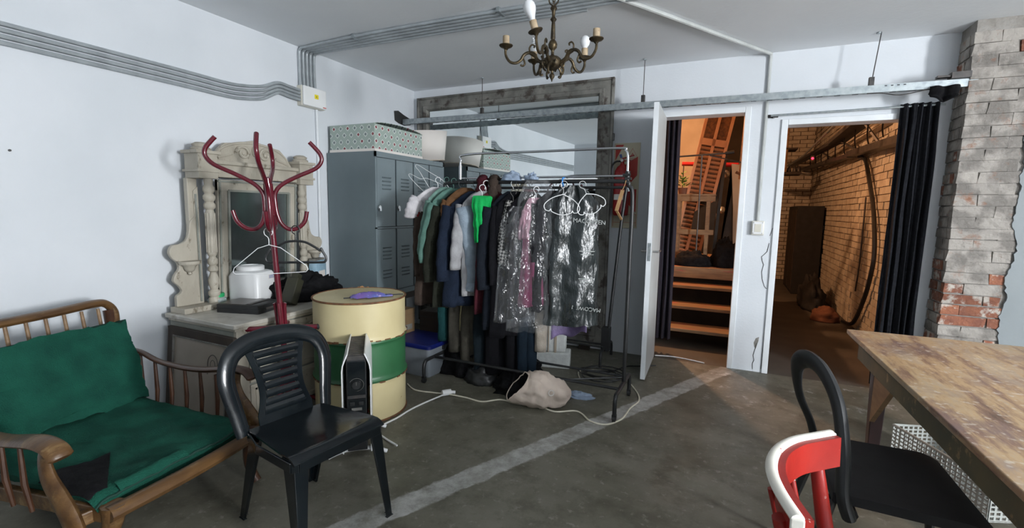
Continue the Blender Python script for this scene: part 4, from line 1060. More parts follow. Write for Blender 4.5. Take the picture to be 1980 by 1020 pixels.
g = G(); g.grid(lambda a, c: (lerp(-.13,.09,a), (lerp(-.045,.045,c)+.012*fbm(a*9,1))*math.sin(PI*min(1,a*.8+.15))**.8, .008+.030*math.sin(PI*c)*math.sin(PI*a)**.5+.008*fbm(a*9,c*6)), 18, 10, -.002); part('canopy', g, 'umb_purple', u, smooth=True)
g = G(); g.tube([(-.17,0,.008),(.20,.005,.010)], .004, n=7); part('shaft', g, 'ink', u, smooth=True)
g = G(); g.box((.04,-.02,.004), (.13,.03,.014)); part('strap', g, 'umb_purple', u, bevel=.003)
# ------------------------------------------------------------------ heater
ht = thing('electric_heater', 'slim white electric heater with black end panel standing before the drum', 'heater', (-1.715, 1.80, 0), math.radians(131))
ht.scale = (1, 1, .965)
# local x runs away from the viewer along the heater, local y across
g = G()
Wd = .050
def shell(s_):
    g.grid(lambda a, c: (lerp(-.012,.40,a), s_*(Wd+.018-.014*math.cos(PI*(c-.5))*0 - .028*max(0,(c-.86)/.14)**1.2), lerp(.045,.60,c)), 4, 18, s_*.006)
shell(1); part('side_shell', g, 'white_plastic', ht, smooth=True)
g = G(); shell(-1); part('side_shell', g, 'white_plastic', ht, smooth=True)
g = G(); g.box((0,-Wd,.05), (.39,Wd,.565)); part('core', g, 'black_satin', ht, bevel=.004)
g = G(); g.box((-.006,-Wd+.004,.20), (0,Wd-.004,.56)); part('end_panel', g, 'black_gloss', ht, bevel=.003)
g = G(); g.box((.0,-Wd+.004,.565), (.39,Wd-.004,.588)); 
for k in range(14): g.box((.015+k*.027,-Wd+.01,.588), (.025+k*.027,Wd-.01,.592))
part('top_grille', g, 'steel_dark', ht)
g = G(); rot = Matrix.Translation((-.006,0,.43)) @ Matrix.Rotation(-PI/2, 4, 'Y')
g.lathe([(.026,0),(.026,.004),(.021,.014),(1e-4,.014)], 24, rot); part('dial', g, 'black_satin', ht, smooth=True)
g = G(); g.tube([Vector((-.0085, .036*math.cos(a), .43+.036*math.sin(a))) for a in [PI*.15+PI*1.35*k/18 for k in range(19)]], .0010, n=5); g.box((-.021,-.0015,.43),(-.020,.0015,.45)); part('dial_mark', g, 'weathered_wood', ht)
g = G(); g.box((-.012,-.045,.355), (-.006,.045,.372)); part('ridge', g, 'steel_dark', ht)
for y in (-.022, .022):
    g = G(); g.box((-.013,y-.012,.315), (-.006,y+.012,.335)); part('switch', g, 'black_satin', ht, bevel=.002)
g = G(); g.box((-.009,-.026,.285), (-.0065,.026,.30)); part('plate', g, 'weathered_wood', ht)
for x in (.03,.33):
    g = G(); g.tube(smoothpath([(x,-.15,.012),(x,-.11,.03),(x,-.05,.045),(x,.05,.045),(x,.11,.03),(x,.15,.012)]), .011, n=8, flat=1.0); part('foot', g, 'white_plastic', ht, smooth=True)

# ------------------------------------------------------------------ armchair with green covers
ac = thing('armchair', 'old wooden spindle armchair with dark green seat and back covers', 'armchair', (-1.94, 1.115, 0), math.radians(8))
def arm(s_):
    y = s_*.385; yi = s_*.345
    g = G()
    P = smoothpath([(-.94,yi,.565),(-.86,y,.545),(-.72,y,.505),(-.55,y,.490),(-.40,y+s_*.004,.494),(-.28,y+s_*.006,.512),(-.20,y+s_*.008,.522),(-.13,y+s_*.008,.512),(-.095,y+s_*.008,.482)], 5)
    rs = [lerp(.020,.036,min(1,max(0,(p.x+.80)/.55))) for p in P]; rs[-1] = .028
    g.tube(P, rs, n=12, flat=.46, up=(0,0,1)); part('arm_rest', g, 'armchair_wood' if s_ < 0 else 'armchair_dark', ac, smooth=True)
    g = G(); P = smoothpath([(-.185,y,.505),(-.20,y,.45),(-.185,y,.385),(-.14,y,.325),(-.10,y,.27),(-.085,y-s_*.005,.215)], 5)
    k = len(P); g.tube(P, [lerp(.020,.044,math.sin(PI*.62*i/(k-1))) for i in range(k)], n=10, flat=.50, up=(0,1,0)); part('arm_support', g, 'armchair_wood', ac, smooth=True)
    for i in range(6):
        x = lerp(-.84, -.32, i/5); zt = .478+.06*max(0,(-.55-x)/.3)
        g = G(); g.tube([(x,y-s_*.012,.23), (x-.004,y,.34), (x-.008,y,zt)], [.0075,.0105,.0075], n=8); part('spindle', g, 'armchair_dark', ac, smooth=True)
arm(1); arm(-1)
for s_ in (-1, 1):
    y = s_*.300
    g = G(); P = smoothpath([(-.02,y,.275),(-.025,y,.22),(-.045,y+s_*.004,.16),(-.05,y+s_*.006,.10),(-.035,y+s_*.006,.05),(-.01,y+s_*.006,.012)], 5)
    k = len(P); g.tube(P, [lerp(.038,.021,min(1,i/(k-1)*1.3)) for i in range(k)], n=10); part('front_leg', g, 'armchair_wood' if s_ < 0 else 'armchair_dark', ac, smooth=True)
    y = s_*.335
    g = G(); P = smoothpath([(-.985,y,.77),(-.965,y,.65),(-.91,y,.46),(-.84,y,.30),(-.85,y,.15),(-.92,y,.0)], 5)
    g.tube(P, .022, n=10, flat=1.3); part('back_post', g, 'armchair_dark', ac, smooth=True)
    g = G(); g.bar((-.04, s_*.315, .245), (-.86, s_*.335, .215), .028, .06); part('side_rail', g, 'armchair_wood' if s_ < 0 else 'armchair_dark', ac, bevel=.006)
    g = G(); g.bar((-.09, s_*.31, .235), (-.11, s_*.395, .235), .03, .05); part('corner_block', g, 'armchair_wood', ac, bevel=.006)
g = G(); P = [(-.012+.016*math.sin(PI*t/20), lerp(-.325, .325, t/20), .250) for t in range(21)]
g.tube(P, .034, n=10, flat=.85, up=(0,0,1)); part('front_rail', g, 'armchair_wood', ac, smooth=True)
g = G(); g.bar((-.86, -.32, .22), (-.86, .32, .22), .03, .06); part('rear_rail', g, 'armchair_dark', ac)
g = G(); P = smoothpath([(-.99,-.40,.765),(-.998,-.36,.780),(-1.0,-.15,.790),(-1.0,.1,.800),(-1.0,.28,.812),(-.998,.335,.800),(-.985,.360,.755),(-.968,.352,.69)], 6)
g.tube(P, .032, n=12, flat=.62, up=(0,0,1)); part('top_rail', g, 'armchair_wood', ac, smooth=True)
for i in range(9):
    y = lerp(-.30, .29, i/8)
    g = G(); g.tube([(-.88,y,.30),(-.94,y,.50),(-.99,y,.785)], [.008,.010,.0075], n=8); part('back_spindle', g, 'mid_wood', ac, smooth=True)
def backf(a, c):
    y = lerp(-.37, .335, a); z = lerp(.695+.02*a, .32, c); x = lerp(-.915, -.775, c**1.15)+.018*math.sin(PI*a)*math.sin(PI*c)+.010*fbm(a*5, c*5)+.006*fbm(a*3, c*14)
    y *= 1-.05*max(0,(.08-c)/.08)**2-.05*max(0,(c-.92)/.08)**2; z -= .03*max(0,(abs(a-.5)-.44)/.06)**2*max(0,1-c*8)
    return (x, y, z)
g = G(); g.grid(backf, 26, 22, .055); part('back_cover', g, 'green_fabric', ac, smooth=True)
def seatf(a, c):
    y = lerp(-.335, .325, a); x = lerp(-.84, -.045, c); z = .345-.038*c-.026*max(0,(c-.9)/.1)**2-.028*math.sin(PI*c)*math.sin(PI*a)+.011*fbm(a*6, c*6)+.006*fbm(a*15, c*4)
    z -= .02*max(0,(abs(a-.5)-.42)/.08)**2
    return (x, y, z)
g = G(); g.grid(seatf, 30, 34, -.052); part('seat_cover', g, 'green_fabric', ac, smooth=True)
g = G(); g.tube([Vector(seatf(a/30, .985))+Vector((.004,0,.0)) for a in range(31)], .005, n=6); part('piping', g, 'green_piping', ac, smooth=True)
g = G(); g.tube([Vector(backf(a/26, 0))+Vector((.008,0,.0)) for a in range(27)], .0045, n=6); part('piping', g, 'green_piping', ac, smooth=True)
g = G(); g.grid(lambda a, c: Vector(seatf(.36*a*(1-c*.75)*(.25+.75*(1-abs(2*a-1)*0)), .62+.33*c))+Vector((0,0,.006)), 10, 12, .003); part('dark_lining', g, 'black_cloth', ac, smooth=True)
g = G()
def foldf(a, c): return Vector(seatf(.12+.40*a, .93+.055*c))+Vector((.010,0,.007+.010*math.sin(PI*c)))
g.grid(foldf, 16, 6, -.008); part('front_fold', g, 'green_fabric', ac, smooth=True)

# ------------------------------------------------------------------ black plastic chair in the foreground
def plastic_chair(name, label, loc, rotz, slats=True):
    """monobloc chair, local +x is the front, seat height .42"""
    ch = thing(name, label, 'chair', loc, rotz)
    sw, sd, sh = .205, .205, .42
    def seat(a, c):
        x = lerp(-sd+.02, sd, a); wv = lerp(.17, sw, min(1, a*1.3)); y = lerp(-wv, wv, c)
        z = sh-.022*math.sin(PI*min(1,a*1.05))*math.sin(PI*c)**.6+.014*(a-.5)
        z -= .022*max(0,(a-.88)/.12)**2+.0*c
        return (x, y, z)
    g = G(); g.grid(seat, 20, 20, -.006); part('seat', g, 'black_gloss', ch, smooth=True)
    # apron under the seat edge
    g = G(); P = [(-sd+.02,-.17),(-.05,-sw),(sd-.02,-sw),(sd,-sw+.02),(sd,sw-.02),(sd-.02,sw),(-.05,sw),(-sd+.02,.17)]
    for (xa,ya),(xb,yb) in zip(P, P[1:]+P[:1]): g.bar((xa,ya,sh-.026),(xb,yb,sh-.026), .008, .038)
    part('apron', g, 'black_gloss', ch, bevel=.002)
    # legs: L-section, splayed, tapering
    for sx in (-1, 1):
        for sy in (-1, 1):
            tx, ty = (sx*(sd-.012) if sx > 0 else -sd+.03), sy*(sw-.006 if sx > 0 else .168)
            bx_, by_ = (sd+.035, sy*(sw+.012)) if sx > 0 else (-sd-.075, sy*(.175))
            g = G(); vs = []; n = 8
            for i in range(n+1):
                t = i/n; w_ = lerp(.080, .036, t**.8); cx, cy, cz = lerp(tx,bx_,t), lerp(ty,by_,t), lerp(sh-.006, 0.0, t)
                th = .010
                L6 = [(0,0),(-sx*w_,0),(-sx*w_,-sy*th),(-sx*th,-sy*th),(-sx*th,-sy*w_*.8),(0,-sy*w_*.8)]
                rnd = .0
                for a_, b_ in L6: vs.append((cx+a_, cy+b_, cz))
            fs = []
            for i in range(n):
                for k in range(6):
                    q = (i*6+k, i*6+(k+1)%6, (i+1)*6+(k+1)%6, (i+1)*6+k); fs.append(q if sx*sy < 0 else q[::-1])
            fs.append(tuple(range(6))[::-1]); fs.append(tuple(n*6+k for k in range(6))); g.add(vs, fs)
            part('leg', g, 'black_gloss', ch, bevel=.003)
    # back hoop
    bk = lambda y, z: (-sd+.02-(z-sh)*.22-.02*(1-(y/.2)**2)*((z-sh)/.4), y, z)
    side_pts = [(.188,sh-.02),(.200,.48),(.214,.56),(.222,.63),(.208,.69),(.170,.735),(.09,.762),(0,.768)]
    full = [bk(y, z) for y, z in side_pts]+[bk(-y, z) for y, z in side_pts[::-1][1:]]
    P = smoothpath(full, 5); k = len(P)
    g = G(); g.tube(P, [lerp(.040,.028,abs(i/(k-1)-.5)*2) for i in range(k)], n=14, flat=.42, up=(1,0,0)); part('back_hoop', g, 'black_gloss', ch, smooth=True)
    if slats:
        zc0, zc1 = sh+.035, .755
        def sw_(z): t = (z-zc0)/(zc1-zc0); return .100+.045*max(0,(t-.35)/.65)**1.6+.022*max(0,(.30-t)/.30)**1.5
        # two stiles, slats between with slots
        for s_ in (-1, 1):
            g = G(); vs = []
            g.grid(lambda a, c: bk(s_*(sw_(lerp(zc0,zc1,c))-(.034)*a), lerp(zc0,zc1,c)), 2, 16, .005*s_); part('back_stile', g, 'black_gloss', ch, smooth=True)
        ns = 9; dz = (zc1-zc0)/ns
        for i in range(ns):
            z0_ = zc0+i*dz
            hgt = dz*(.70) if i else dz*.9
            g = G(); g.grid(lambda a, c: Vector(bk(lerp(-sw_(z0_+hgt*c)+.025, sw_(z0_+hgt*c)-.025, a), z0_+hgt*c))+Vector((.006*math.sin(PI*c),0,.0)), 12, 4, -.006); part('slat', g, 'black_gloss', ch, smooth=True)
        g = G(); g.grid(lambda a, c: bk(lerp(-sw_(zc0),sw_(zc0),a), lerp(sh-.01,zc0+.004,c)), 10, 3, -.006); part('lower_panel', g, 'black_gloss', ch, smooth=True)
    return ch
ch0 = plastic_chair('plastic_chair', 'glossy black plastic chair with slotted back in front of the drum', (-1.53, 1.345, 0), math.radians(-9))
# chair at the table: open loop back, seat turned to the table
ch1 = thing('loop_back_chair', 'black chair with an open loop back drawn up to the wooden table', 'chair', (.545, 1.92, 0), math.radians(0))
g = G()
def seat1(a, c):
    x = lerp(-.19,.20,a); wv = .235*(1-.05*(1-a)); return (x, lerp(-wv,wv,c), .435-.014*math.sin(PI*a)*math.sin(PI*c)-.02*max(0,(a-.85)/.15)**2)
g.grid(seat1, 18, 18, -.03); part('seat', g, 'black_matte', ch1, smooth=True)
for sx in (-1,1):
    for sy in (-1,1):
        g = G(); g.tube([(sx*.18, sy*.17, .42), (sx*.20+(-.03 if sx<0 else .0), sy*.19, .2), (sx*.22+(-.05 if sx<0 else .01), sy*.205, .0)], [.024,.020,.016], n=10, flat=.7); part('leg', g, 'black_satin', ch1, smooth=True)
P = smoothpath([(-.145,-.235,.40),(-.165,-.225,.47),(-.165,-.180,.59),(-.175,-.100,.71),(-.205,.0,.785),(-.240,.085,.803),(-.265,.150,.770),(-.258,.205,.69),(-.235,.235,.60),(-.19,.26,.50),(-.165,.265,.41)], 6)
k = len(P); g = G(); g.tube(P, [.036 if i/(k-1) < .55 else lerp(.036,.022,min(1,(i/(k-1)-.55)/.2)) for i in range(k)], n=14, flat=.55, up=(1,0,0)); part('back_loop', g, 'black_satin', ch1, smooth=True)
g = G(); g.tube([(-.14,-.235,.41),(-.14,.265,.41)], .02, n=8); part('rear_rail', g, 'black_satin', ch1, smooth=True)

# ------------------------------------------------------------------ red chair
rc = thing('red_chair', 'worn red painted chair with a white-edged curved top rail', 'chair', (.33, 1.10, 0), 0, world=True)
RP = smoothpath([(.278,1.365,0),(.240,1.330,0),(.185,1.275,0),(.145,1.20,0),(.130,1.115,0),(.138,1.03,0),(.160,.945,0)], 6)
def rp(t, o=0.0, z=.80):
    f = t*(len(RP)-1); i = min(int(f), len(RP)-2); p = RP[i].lerp(RP[i+1], f-i); d_ = (RP[i+1]-RP[i]).normalized(); n_ = Vector((d_.y, -d_.x, 0))
    return Vector((p.x, p.y, z))+n_*o
g = G(); g.grid(lambda a, c: rp(a, .004*c, .714+.074*c), 30, 4, .020); part('top_rail', g, 'red_paint', rc, smooth=True)
g = G(); g.tube([rp(i/30, .011, .787) for i in range(31)], .0125, n=10, flat=.8); part('rail_edge', g, 'chipped_white', rc, smooth=True, label='chipped white edge')
for e in (0, 1):
    g = G(); g.bar(rp(e, .010, .712), rp(e, .012, .790), .008, .024, up=(1,0,0)); part('rail_end', g, 'chipped_white', rc, bevel=.003)
for i, t in enumerate((.16, .36, .50, .64, .84)):
    p = rp(t, .008, .735); q = Vector((lerp(.37,p.x,.72)+.02, lerp(1.12,p.y,.72), .44))
    g = G(); rr = .017 if i in (0,4) else .0085; g.tube([q, (p+q)/2+Vector((-.004,0,0)), p], [rr, rr*1.1, rr*.9], n=10); part('spindle' if rr < .01 else 'back_post', g, 'red_paint', rc, smooth=True)
g = G(); g.lathe([(.185,.415),(.205,.42),(.208,.435),(.20,.447),(.17,.450),(1e-4,.445)], 36, Matrix.Translation((.36,1.12,0))); part('seat', g, 'red_paint', rc, smooth=True)
for k in range(4):
    a = PI/4+PI/2*k; g = G(); g.tube([(.36+.15*math.cos(a),1.12+.15*math.sin(a),.42),(.36+.20*math.cos(a),1.12+.20*math.sin(a),0)], [.018,.013], n=10); part('leg', g, 'red_paint', rc, smooth=True)
g = G(); g.tube([(.36+.175*math.cos(2*PI*i/32), 1.12+.175*math.sin(2*PI*i/32), .22) for i in range(32)], .008, closed=True, n=8); part('stretcher_ring', g, 'red_paint', rc, smooth=True)

# ------------------------------------------------------------------ work table
tb = thing('work_table', 'long wooden work table with a scuffed plywood top at the right', 'table', (1.2, 1.9, 0), math.radians(.9), world=True)
TX0, TX1, TY0, TY1, TZ = .605, 1.75, .75, 2.89, .755
g = G(); g.box((TX0, TY0, TZ-.022), (TX1, TY1, TZ)); part('top', g, 'table_top', tb, bevel=.003)
g = G(); g.box((TX0+.012, TY0+.012, TZ-.034), (TX1-.012, TY1-.012, TZ-.0225)); part('sub_top', g, 'table_side', tb)
g = G(); g.box((TX0+.045, TY0+.05, TZ-.135), (TX0+.070, TY1-.05, TZ-.034)); part('apron', g, 'table_side', tb, bevel=.002)
g = G(); g.box((TX1-.07, TY0+.05, TZ-.135), (TX1-.045, TY1-.05, TZ-.034)); part('apron', g, 'table_side', tb)
g = G(); g.box((TX0+.045, TY1-.075, TZ-.135), (TX1-.045, TY1-.05, TZ-.034)); part('apron', g, 'table_side', tb)
g = G(); g.box((TX0+.045, TY0+.05, TZ-.135), (TX1-.045, TY0+.075, TZ-.034)); part('apron', g, 'table_side', tb)
for x in (TX0+.115, TX1-.085):
    for y in (TY0+.10, TY1-.16):
        g = G(); vs = []
        for z, hw in ((TZ-.034,.032),(.55,.030),(.0,.020)): vs += [(x-hw,y-hw,z),(x+hw,y-hw,z),(x+hw,y+hw,z),(x-hw,y+hw,z)]
        fs = [(i*4+j, (i+1)*4+j, (i+1)*4+(j+1)%4, i*4+(j+1)%4) for i in range(2) for j in range(4)]+[(0,1,2,3),(8,11,10,9)]
        g.add(vs, fs); part('leg', g, 'leg_oxblood', tb, bevel=.003)
g = G(); g.prism([(0,0),(.25,0),(0,.25)], (TX0+.072, TY1-.24, TZ-.135), (0,-1,0), (0,0,-1), .02); part('corner_brace', g, 'mid_wood', tb)
g = G(); g.bar((TX1-.1, TY0+.1, .12), (TX1-.1, TY1-.16, .12), .03, .05); g.bar((TX0+.10, 1.80, .16), (TX1-.10, 1.80, .16), .03, .05); part('stretcher', g, 'dark_wood', tb)
# perforated crate under the table
cr = thing('perforated_crate', 'white perforated plastic crate lying under the wooden table', 'crate', (1.165, 2.945, .0), math.radians(-67.5))
def panel(nm, org, u, v, lu, lv, nu, nv, parent):
    """plate with square holes"""
    g = G(); org, u, v = Vector(org), Vector(u), Vector(v); t = .004
    us = []; pu = lu/nu; pv = lv/nv; b_ = .36
    for i in range(nu+1): us.append((i*pu-(pu*b_/2 if i else 0), i*pu+(pu*b_/2 if i < nu else 0)))
    vs_ = []
    for i in range(nv+1): vs_.append((i*pv-(pv*b_/2 if i else 0), i*pv+(pv*b_/2 if i < nv else 0)))
    for a, b2 in us: g.prism([(a,0),(b2,0),(b2,lv),(a,lv)], org, u, v, t)
    for a, b2 in vs_: g.prism([(0,a),(lu,a),(lu,b2),(0,b2)], org, u, v, t*.96)
    return part(nm, g, 'crate_plastic', parent)
cl, cw, chh = .56, .34, .17
panel('side_panel', (-cl/2,-cw/2,.02), (1,0,0), (0,0,1), cl, chh, 20, 8, cr)
panel('side_panel', (-cl/2,cw/2,.02), (1,0,0), (0,0,1), cl, chh, 20, 8, cr)
panel('end_panel', (-cl/2,-cw/2,.02), (0,1,0), (0,0,1), cw, chh, 13, 8, cr)
panel('end_panel', (cl/2,-cw/2,.02), (0,1,0), (0,0,1), cw, chh, 13, 8, cr)
panel('base_panel', (-cl/2,-cw/2,.01), (1,0,0), (0,1,0), cl, cw, 20, 13, cr)
g = G(); g.tube([(sx*cl/2, sy*cw/2, .192) for sx, sy in ((-1,-1),(1,-1),(1,1),(-1,1))], .007, closed=True, n=8); part('rim', g, 'crate_plastic', cr)

# ------------------------------------------------------------------ chandelier
cd = thing('chandelier', 'tarnished brass five-arm chandelier with card candle sleeves', 'chandelier', (-.90, 2.41, 2.592), world=False)
# local z: 0 at the ceiling; hub at -.50
g = G(); g.lathe([(1e-4,.018),(.05,.018),(.045,-.012),(.02,-.03),(.008,-.04)][::-1], 20); part('ceiling_rose', g, 'brass_old', cd, smooth=True)
zt = -.262
g = G()
k = 0; z = -.035
while z > -.20:
    P = [Vector((.009*math.cos(2*PI*i/10)*(1 if k%2 else 0), .009*math.cos(2*PI*i/10)*(0 if k%2 else 1), z-.012+.016*math.sin(2*PI*i/10))) for i in range(10)]
    g.tube(P, .0022, closed=True, n=6); z -= .024; k += 1
part('chain', g, 'brass_old', cd, smooth=True)
g = G(); g.lathe([(.003,-.20),(.014,-.205),(.018,-.215),(.010,-.225),(.008,-.255),(.013,-.262),(.017,-.268),(.013,-.274),(.0085,-.28),(.010,-.30),(.0125,-.36),(.010,-.368),(.018,-.378),(.024,-.392),(.022,-.408),(.012,-.418),(.008,-.425),(.008,-.442),(.014,-.450),(.034,-.456),(.045,-.466),(.050,-.480),(.046,-.500),(.034,-.512),(.020,-.520),(.008,-.526),(.007,-.536),(.014,-.546),(.014,-.556),(.006,-.568),(.002,-.580)][::-1], 22)
part('stem', g, 'brass_old', cd, smooth=True)
g = G()
for q in range(2):
    a = q*PI; g.tube(smoothpath([(.006*math.cos(a),.006*math.sin(a),-.20),(.022*math.cos(a),.022*math.sin(a),-.185),(.026*math.cos(a),.026*math.sin(a),-.165),(.012*math.cos(a),.012*math.sin(a),-.155)]), .004, n=6)
part('top_leaves', g, 'brass_old', cd, smooth=True)
view_a = math.radians(24.77)   # screen right direction of the photograph's view, only used to set the arms' angles
AR = .245
for i, (deg, bulb, tilt_) in enumerate(((-113,'big',1),(-33,None,0),(39,'globe',0),(111,'spiral',0),(183,None,0))):
    a = math.radians(deg)+view_a
    ca, sa = math.cos(a), math.sin(a)
    def q(r, z, s_=0.0): return Vector((r*ca-s_*sa, r*sa+s_*ca, z))
    g = G(); P = smoothpath([q(.040,-.49),(q(.075,-.475)),q(.095,-.448),q(.125,-.438),q(.150,-.450),q(.168,-.478),q(.195,-.492),q(.225,-.485),q(.245,-.455),q(AR+.002,-.425)], 5)
    k = len(P); g.tube(P, [.0095-.003*(j/(k-1)) + (.003 if 8 < j < 14 else 0) for j in range(k)], n=8)
    g.tube(smoothpath([q(.118,-.440),q(.122,-.415),q(.110,-.398),q(.096,-.402),q(.098,-.412)]), .0045, n=6)
    g.tube(smoothpath([q(.155,-.465),q(.145,-.492),q(.155,-.505),q(.168,-.500)]), .005, n=6)
    g.tube(smoothpath([q(.05,-.50),q(.066,-.525),q(.060,-.548),q(.048,-.545)]), .006, n=6)
    arm_ = part('arm', g, 'brass_old', cd, smooth=True)
    tl = Matrix.Translation(q(AR, -.425)) @ (Matrix.Rotation(math.radians(-17), 4, _f) if tilt_ else Matrix.Identity(4))
    g = G(); g.lathe([(.006,-.004),(.010,.0),(.014,.006),(.030,.012),(.036,.018),(.036,.021),(.014,.019)], 22, tl); part('drip_pan', g, 'brass_old', arm_, smooth=True)
    g = G(); g.lathe([(.0175,.018),(.0175,.066),(.014,.067),(.013,.058),(1e-4,.058)], 18, tl); part('candle_sleeve', g, 'candle_card', arm_, smooth=True)
    if bulb == 'big':
        g = G(); g.lathe([(.012,.062),(.014,.075),(.018,.088),(.027,.108),(.031,.125),(.029,.142),(.020,.156),(1e-4,.162)], 22, tl); part('bulb', g, 'bulb_glass', arm_, smooth=True)
    elif bulb == 'globe':
        g = G(); g.lathe([(.012,.062),(.014,.072),(.024,.086),(.028,.104),(.024,.122),(.012,.133),(1e-4,.136)], 22, tl); part('bulb', g, 'bulb_glass', arm_, smooth=True)
    elif bulb == 'spiral':
        g = G(); g.lathe([(.012,.062),(.020,.072),(.021,.095),(.015,.104),(.010,.108)], 18, tl)
        g.tube([tl @ Vector((.011*math.cos(t*.9), .011*math.sin(t*.9), .108+.0016*t)) for t in range(20)], .0045, n=6); part('bulb', g, 'bulb_glass', arm_, smooth=True)
g = G()
for k_ in range(5):
    a = 2*PI*k_/5+.3
    g.tube(smoothpath([(.046*math.cos(a),.046*math.sin(a),-.49),(.058*math.cos(a),.058*math.sin(a),-.485),(.060*math.cos(a),.060*math.sin(a),-.50),(.045*math.cos(a),.045*math.sin(a),-.515)]), .005, n=6)
part('hub_leaves', g, 'brass_old', cd, smooth=True)
M('hanger_wood', (.34,.20,.09), (.28,.16,.07), 8, .5)
# ------------------------------------------------------------------ clothes rail
RY, RZ = 3.13, 1.535
rk = thing('clothes_rack', 'black clothes rack with an extra chrome top rail, crowded with garments', 'clothes rack', (-1.3, RY, 0), world=True)
RX0, RX1 = -2.03, -.585
g = G(); P = smoothpath([(RX0-.02,RY,.20),(RX0-.02,RY,1.0),(RX0-.02,RY,1.42),(RX0-.005,RY,1.50),(RX0+.07,RY,RZ),(-1.3,RY,RZ),(RX1-.10,RY,RZ),(RX1-.025,RY,1.505),(RX1,RY,1.42),(RX1,RY,1.0),(RX1+.0,RY,.17)], 5)
g.tube(P, .0135, n=12); part('frame', g, 'black_satin', rk, smooth=True)
g = G(); P = smoothpath([(-1.90,RY+.01,1.57),(-1.90,RY+.01,1.66),(-1.895,RY+.01,1.70),(-1.85,RY+.01,1.745),(-1.3,RY+.01,1.748),(-.70,RY+.01,1.75),(-.645,RY+.01,1.735),(-.628,RY+.01,1.69),(-.625,RY+.01,1.58),(-.612,RY+.01,1.47)], 5)
g.tube(P, .0085, n=10); part('top_rail', g, 'chrome', rk, smooth=True)
g = G(); g.tube([(-1.90,RY+.01,1.567),(-.625,RY+.01,1.570)], .0075, n=10); part('cross_rail', g, 'chrome', rk, smooth=True)
g = G(); g.tube([(-1.90,RY+.01,1.56),(-1.90,RY+.01,1.665)], .0125, n=10); part('sleeve', g, 'chrome', rk, smooth=True)
g = G(); g.tube([(-.625,RY+.01,1.555),(-.625,RY+.01,1.60)], .017, n=10); g.tube([(-.65,RY-.02,1.575),(-.60,RY-.02,1.575)], .008); g.box((-.64,RY-.012,1.545),(-.60,RY+.028,1.56)); part('clamp', g, 'black_satin', rk, smooth=True)
for x, nm in ((RX1,'foot'), (RX0-.02,'foot')):
    g = G(); P = smoothpath([(x,2.865,.05),(x,2.865,.13),(x,2.885,.165),(x,2.93,.172),(x,3.13,.172),(x,3.30,.172),(x,3.335,.155),(x,3.345,.12),(x,3.345,.05)], 4)
    g.tube(P, .0135, n=10); ft = part(nm, g, 'black_satin', rk, smooth=True)
    for y in (2.865, 3.345):
        g = G(); g.tube([(x-.010,y,.022),(x+.010,y,.022)], .022, n=14); g.box((x-.014,y-.012,.022),(x+.014,y+.012,.052)); part('castor', g, 'black_satin', ft, smooth=True)
g = G(); g.tube([(RX0-.02,RY-.13,.172),(RX1,RY-.13,.172)], .011, n=8); g.tube([(RX0-.02,RY+.13,.172),(RX1,RY+.13,.172)], .009, n=8)
g.tube([(-.95,RY-.12,.172),(RX1,RY+.12,.172)], .006, n=6); part('base_rail', g, 'black_satin', rk, smooth=True)

r2 = thing('folding_stand', 'leaning black metal rack upright standing behind the clothes rack', 'rack', (-.9, 3.95, 0), world=True)
g = G(); g.tube([(-.77,3.85,1.53),(-.80,3.85,1.25),(-.865,3.85,.36),(-.875,3.86,.20)], .013, n=10); g.tube([(-.77,3.85,1.53),(-1.9,3.86,1.53)], .012, n=8); part('upright', g, 'black_satin', r2, smooth=True)
g = G(); g.tube([(-2.05,3.86,1.53),(-2.05,3.86,.2)], .013, n=10); g.tube([(-1.9,3.86,1.53),(-2.05,3.86,1.53)], .013); part('upright', g, 'black_satin', r2, smooth=True)
for x in (-.90, -2.05):
    g = G(); P = smoothpath([(x,3.74,.04),(x,3.74,.12),(x,3.76,.165),(x,3.86,.18),(x,4.05,.18),(x,4.13,.15),(x,4.14,.04)], 4); g.tube(P, .013, n=10)
    g.box((x-.02,3.82,.16),(x+.045,3.90,.36) ); part('foot', g, 'black_satin', r2, smooth=True)
g = G(); g.tube([(-.90,3.80,.20),(-2.05,3.80,.20)], .008, n=8); g.tube([(-.90,3.95,.18),(-2.05,3.95,.18)], .008, n=8); part('base_rail', g, 'black_satin', r2, smooth=True)

